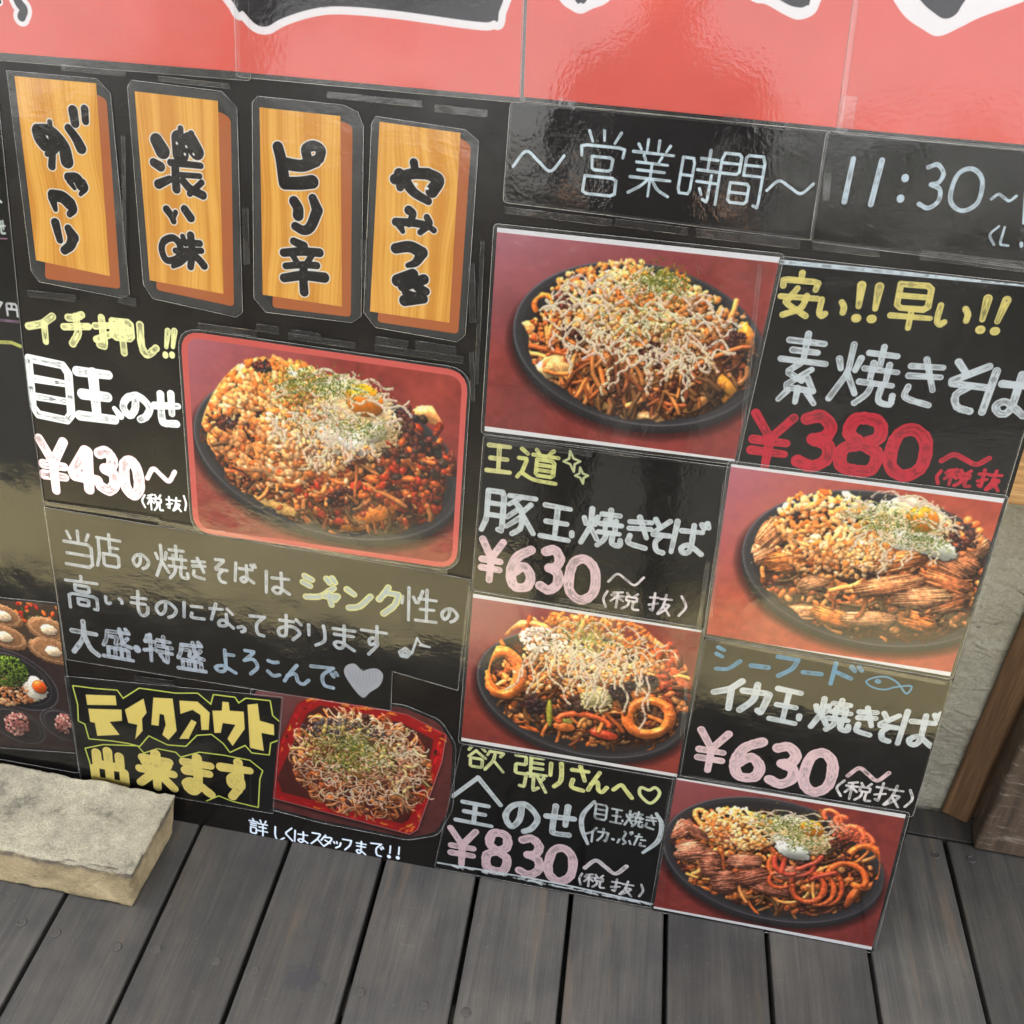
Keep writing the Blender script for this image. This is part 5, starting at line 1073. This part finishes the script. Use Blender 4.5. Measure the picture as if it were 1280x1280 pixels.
for j in range(ny):
    for l in range(nz):
        bm.faces.new((V(0, j, l), V(0, j, l + 1), V(0, j + 1, l + 1), V(0, j + 1, l))); bm.faces.new((V(nx, j, l), V(nx, j + 1, l), V(nx, j + 1, l + 1), V(nx, j, l + 1)))
tag(bm_obj('stone_block', bm, k.m, smooth=True), 'rough tan and grey stone block lying on the deck against the foot of the board', 'stone block')

# ------------------------------------------------------------------ the board itself
def board_mat(im):
    k = NT('black_board'); t = k.N('ShaderNodeTexImage'); t.image = im; t.extension = 'EXTEND'; t.interpolation = 'Cubic'; co = world_co(k)
    c = k.mix(t.outputs[0], k.ramp(k.noise(9, 4, .6, co), (.3, (.8, .8, .8)), (.7, (1.25, 1.2, 1.15))), .6, 'MULTIPLY'); k.L(c, k.b.inputs['Base Color'])
    k.L(k.ramp(k.noise(14, 4, .6, co), (.3, (.14,) * 3), (.7, (.30,) * 3)), k.b.inputs['Roughness']); k.b.inputs['Specular IOR Level'].default_value = .3
    k.L(k.bump(k.noise(120, 3, .5, co), .12, .0006, k.bump(k.noise(6, 2, .5, co), .25, .004)), k.b.inputs['Normal']); return k.m
BLK = (20, 18, 17)
A = Art(-720, 502, -10, 930, BLK, 2.2); text_left_column(A); text_details(A)
board = root('menu_board', world(-62, -4, 0), label='tall black menu board leaning back against the wall, covered with taped-on laminated sheets', cat='menu board')
cs = [(-980, -4), (-300, -5), (200, -5), (497, -7), (499, 600), (500, 1600), (-980, 1600)]
vv = [world(s_, t_, 0) for s_, t_ in cs] + [world(s_, t_, -9) for s_, t_ in cs]; n = len(cs)
ff = [tuple(range(n)), tuple(range(2 * n - 1, n - 1, -1))] + [((i + 1) % n, i, i + n, (i + 1) % n + n) for i in range(n)]
uv = [((s_ - A.x0) / (A.x1 - A.x0), (t_ - A.y0) / (A.y1 - A.y0)) for s_, t_ in cs] * 2
side_m = dark_mat('board_edge', (.02, .019, .018), .4)
mesh_obj('backing_panel', vv, ff, [board_mat(A.image('board_lettering')), side_m], board, [0] + [1] * (n + 1), uv)

RED = (230, 112, 99)
def red(a):
    n_ = fbm(a.H, a.W, 90 * a.res, 3)[..., None]; a.c[:] = a.c * (.97 + .06 * n_); text_banner(a)
rk = dict(film=FILM_BIG, base=RED, paint=red, res=1.8, group='red banner sheets across the top', amp=.8, film_rnd=5)
top = -260
r1 = sheet('banner_sheet', 'red banner sheet at the far left, with the curved tail of a black letter', 'banner', [(-70, top), (293, top), (305, 90), (-70, 60)], off=1.0, grow=8, **rk)
r2 = sheet('banner_sheet', 'red banner sheet with one long thick black horizontal brush stroke edged in white', 'banner', [(292, top), (666, top), (651, 122), (302, 90)], off=1.4, grow=5, **rk)
r3 = sheet('banner_sheet', 'red banner sheet above the opening hours words, with two white-edged letter tips', 'banner', [(669, top), (1108, top), (1054, 160), (655, 121)], off=2.0, grow=4, **rk)
r4 = sheet('banner_sheet', 'red banner sheet at the far right, with one broad white-edged letter point', 'banner', [(1108, top), (1500, top), (1450, 196), (1052, 160)], off=2.6, grow=5, **rk)

OR = (.52, .150, .028, 1)
def sign(n, lab, wq, oq, fq, br, seed):
    def paint(a): wood(a, seed=seed); br(a)
    return sheet('wood_grain_sign', lab, 'sign', wq, (220, 170, 90), paint, off=.9, film_px=fq, film_rnd=0, backing=(22, 21, 21), extra=[(oq, OR)], inner=[wq[0], wq[1], oq[2], oq[3], oq[4], wq[3]], group='wood-grain signs in a row under the banner', amp=.5)
s1 = sign(1, 'wood-grain sign reading がっつり, leftmost of the row', [(19, 95), (121, 104), (138, 345), (46, 325)], [(62, 112), (122, 118), (134, 124), (151, 361), (57, 348)], [(9, 88), (122, 98), (139, 116), (163, 368), (152, 372), (50, 352), (40, 338)], brush1, 1)
s2 = sign(2, 'wood-grain sign reading 濃い味, second from the left', [(169, 114), (273, 126), (280, 367), (188, 350)], [(205, 130), (277, 140), (289, 148), (293, 383), (196, 362)], [(160, 108), (166, 100), (278, 114), (297, 134), (304, 390), (296, 396), (192, 373), (180, 355)], brush2, 2)
s3 = sign(3, 'wood-grain sign reading ピリ辛, third from the left', [(325, 134), (426, 145), (428, 383), (329, 368)], [(350, 150), (430, 152), (441, 158), (439, 396), (341, 384)], [(316, 128), (323, 120), (430, 131), (448, 140), (455, 158), (452, 395), (440, 403), (333, 390), (318, 372)], brush3, 3)
s4 = sign(4, 'wood-grain sign reading やみつき, rightmost of the row', [(475, 152), (576, 166), (562, 403), (463, 389)], [(500, 170), (578, 173), (589, 182), (573, 417), (472, 402)], [(465, 155), (470, 145), (582, 162), (599, 176), (582, 418), (572, 427), (470, 409), (455, 390)], brush4, 4)

def chalk(fn):
    def paint(a):
        a.c[:] = a.c * (.92 + .16 * fbm(a.H, a.W, 70 * a.res, 3)[..., None])
        R_ = random.Random(int(a.x0)); 
        for _ in range(30): x, y = R_.uniform(a.x0, a.x1), R_.uniform(a.y0, a.y1); a.stroke([(x, y), (x + R_.uniform(-9, 9), y + R_.uniform(-3, 3))], R_.uniform(.1, .35), (120, 115, 105), .35)
        fn(a)
    return paint
far = sheet('side_menu_sheet', 'dark sheet cut off by the left edge, with pink and yellow underlines', 'menu sheet', [(-70, 60), (-9, 62), (28, 437), (72, 757), (98, 965), (-70, 935)], (18, 16, 15), chalk(text_far_left), off=.4, grow=1.5, res=2)
bow = sheet('food_photo_sheet', 'photo print of bowls with green onion, at the left edge above the stone', 'food photo', [(-75, 742), (71, 756), (94, 938), (-70, 926)], (40, 34, 34), food_bowls, off=.9, grow=4)
hr = sheet('opening_hours_sheet', 'black sheet lettered 営業時間 below the red banner', 'sign', [(641, 130), (1035, 167), (1013, 297), (632, 250)], (24, 21, 20), chalk(text_hours), off=1.3, grow=2.5)
tm = sheet('opening_time_sheet', 'black sheet lettered 11:30 at the upper right', 'sign', [(1036, 167), (1330, 194), (1310, 335), (1016, 298)], (24, 22, 20), chalk(text_time), off=2.1, grow=3, amp=.9)
def bands(fn, frac=(.0, .0)):                             # white unprinted margins above and below the picture
    def paint(a):
        fn(a); n0, n1 = int(a.H * frac[0]), int(a.H * frac[1])
        if n0: a.c[:n0] = (.90, .90, .91)
        if n1: a.c[-n1:] = (.90, .90, .91)
    return paint
pl = sheet('food_photo_sheet', 'photo print of noodles with batter bits and mayonnaise, below the opening hours', 'food photo', [(622, 284), (975, 321), (918, 576), (606, 538)], (120, 40, 40), bands(food_plain, (.034, .034)), off=1.5, grow=4)
ch = sheet('price_panel', 'black price panel with large red ¥380 and cream 安い!!早い!!', 'price sign', [(976, 322), (1330, 361), (1252, 626), (918, 582)], BLK, chalk(text_cheap), off=1.0, grow=2)
egg_ = None
def pinkframe(a):
    food_egg(a); P = [px2st(x, y) for x, y in ((226, 412), (586, 464), (571, 711), (243, 664))]; P = poly_round(P, 26, 8)
    yy, xx = np.mgrid[0:a.H, 0:a.W]; X = (a.x0 + xx / a.res).astype(np.float32); Y = (a.y1 - yy / a.res).astype(np.float32); d = np.full(X.shape, 1e9, np.float32)
    for i in range(len(P)):
        u, v = P[i - 1], P[i]; e = v - u; t = np.clip(((X - u[0]) * e[0] + (Y - u[1]) * e[1]) / (e @ e + 1e-9), 0, 1); d = np.minimum(d, np.hypot(X - u[0] - e[0] * t, Y - u[1] - e[1] * t))
    al = np.clip((7.2 - d) * a.res + .5, 0, 1)[..., None]; a.c[:] = a.c * (1 - al) + np.array((222, 112, 104), np.float32) / 255 * al
eg = sheet('food_photo_sheet', 'large pink-framed photo print of fried egg noodles, beside the ¥430 price', 'food photo', [(226, 412), (586, 464), (571, 711), (243, 664)], (150, 60, 50), pinkframe, off=1.3, grow=3.5, rnd=26, film_rnd=28)
ro = sheet('price_panel', 'black price panel lettered 王道 豚玉焼きそば ¥630', 'price sign', [(607, 546), (912, 586), (879, 786), (592, 735)], BLK, chalk(text_royal), off=.7, grow=2.5)
pk = sheet('food_photo_sheet', 'photo print of noodles with pork slices and egg, lower right of the ¥380 panel', 'food photo', [(914, 579), (1255, 622), (1187, 844), (883, 791)], (160, 70, 50), bands(food_pork, (.034, .034)), off=1.9, grow=4, amp=.6)
sq = sheet('food_photo_sheet', 'photo print of noodles with two squid rings, under the 豚玉 price panel', 'food photo', [(592, 741), (877, 787), (846, 970), (577, 925)], (120, 40, 36), bands(food_squid, (.034, .034)), off=1.6, grow=4)
sf = sheet('price_panel', 'black price panel lettered シーフード in blue with a small fish drawing', 'price sign', [(883, 799), (1188, 850), (1139, 1019), (852, 968)], BLK, chalk(text_seafood), off=.8, grow=2)
ev = sheet('price_panel', 'black price panel lettered 全のせ ¥830 along the bottom of the board', 'price sign', [(579, 931), (842, 975), (816, 1133), (545, 1083)], (14, 13, 13), chalk(text_everything), off=.7, grow=2)
al = sheet('food_photo_sheet', 'photo print of beef, egg and squid rings at the bottom right corner', 'food photo', [(846, 971), (1132, 1017), (1089, 1186), (817, 1134)], (110, 36, 34), bands(food_all, (.034, .034)), off=1.6, grow=4.5)
wc = sheet('welcome_sheet', 'grey-black laminated sheet with three handwritten lines ending in a pale heart', 'sign', [(58, 634), (497, 707), (587, 724), (572, 860), (490, 836), (488, 886), (86, 822)], (30, 28, 26), chalk(text_welcome), off=2.0, grow=1.5, film_rnd=2, amp=1.1)
ty = sheet('food_photo_sheet', 'photo print of a red takeaway tray of noodles', 'food photo', [(318, 862), (505, 884), (548, 902), (566, 930), (562, 1010), (545, 1040), (510, 1046), (400, 1024), (318, 1002)], (64, 24, 26), food_tray, off=.8, grow=5, rnd=10, film_rnd=10)
tk = sheet('takeout_sign', 'black sheet with blocky yellow テイクアウト出来ます outlined in green', 'sign', [(84, 846), (352, 872), (340, 1014), (104, 975)], (26, 26, 26), chalk(text_takeout), off=1.3, grow=2.5, film_rnd=3)

# tape strips
for par, rows in ((eg, [(248, 406, 322, 416, 8), (362, 419, 445, 431, 8), (470, 434, 580, 449, 9), (590, 440, 592, 500, 6)]), (s1, [(38, 366, 96, 372, 9), (80, 84, 160, 92, 7), (150, 372, 172, 378, 12), (156, 170, 158, 330, 5)]),
                  (s2, [(200, 98, 290, 108, 6), (150, 250, 152, 280, 12), (308, 260, 310, 330, 8)]), (s3, [(410, 118, 530, 130, 7), (320, 408, 350, 412, 10), (366, 415, 402, 420, 9)]), (s4, [(455, 300, 456, 360, 7), (545, 135, 610, 142, 8), (470, 424, 510, 430, 11), (520, 430, 572, 438, 12), (590, 330, 592, 402, 8)]),
                  (hr, [(633, 262, 765, 278, 8), (768, 277, 860, 289, 9), (870, 290, 1000, 305, 10), (700, 128, 720, 131, 10), (905, 148, 925, 150, 9)]), (tm, [(1016, 306, 1100, 316, 10), (1150, 318, 1290, 334, 11), (1034, 215, 1032, 250, 8)]),
                  (r4, [(1062, 120, 1056, 160, 16)]), (pl, [(604, 300, 596, 480, 5), (740, 560, 800, 568, 8), (950, 330, 925, 560, 5), (608, 548, 740, 566, 7)]), (ro, [(906, 600, 888, 770, 6)]),
                  (wc, [(58, 628, 200, 648, 7), (200, 652, 330, 674, 8), (330, 676, 560, 714, 7), (588, 730, 576, 850, 6), (170, 846, 220, 852, 9)]), (pk, [(885, 700, 872, 790, 6), (900, 800, 1180, 852, 6), (1244, 670, 1215, 770, 5)]), (al, [(838, 985, 822, 1090, 5), (860, 968, 1110, 1012, 5)]), (sq, [(700, 748, 760, 758, 6), (858, 850, 852, 930, 6)])):
    for x0_, y0_, x1_, y1_, wd in rows: tape(par, x0_, y0_, x1_, y1_, wd * .85, 3.3 if par is not r4 else 3.8)
# little chain-like scratches and the turned-up corner of the last sheet's film
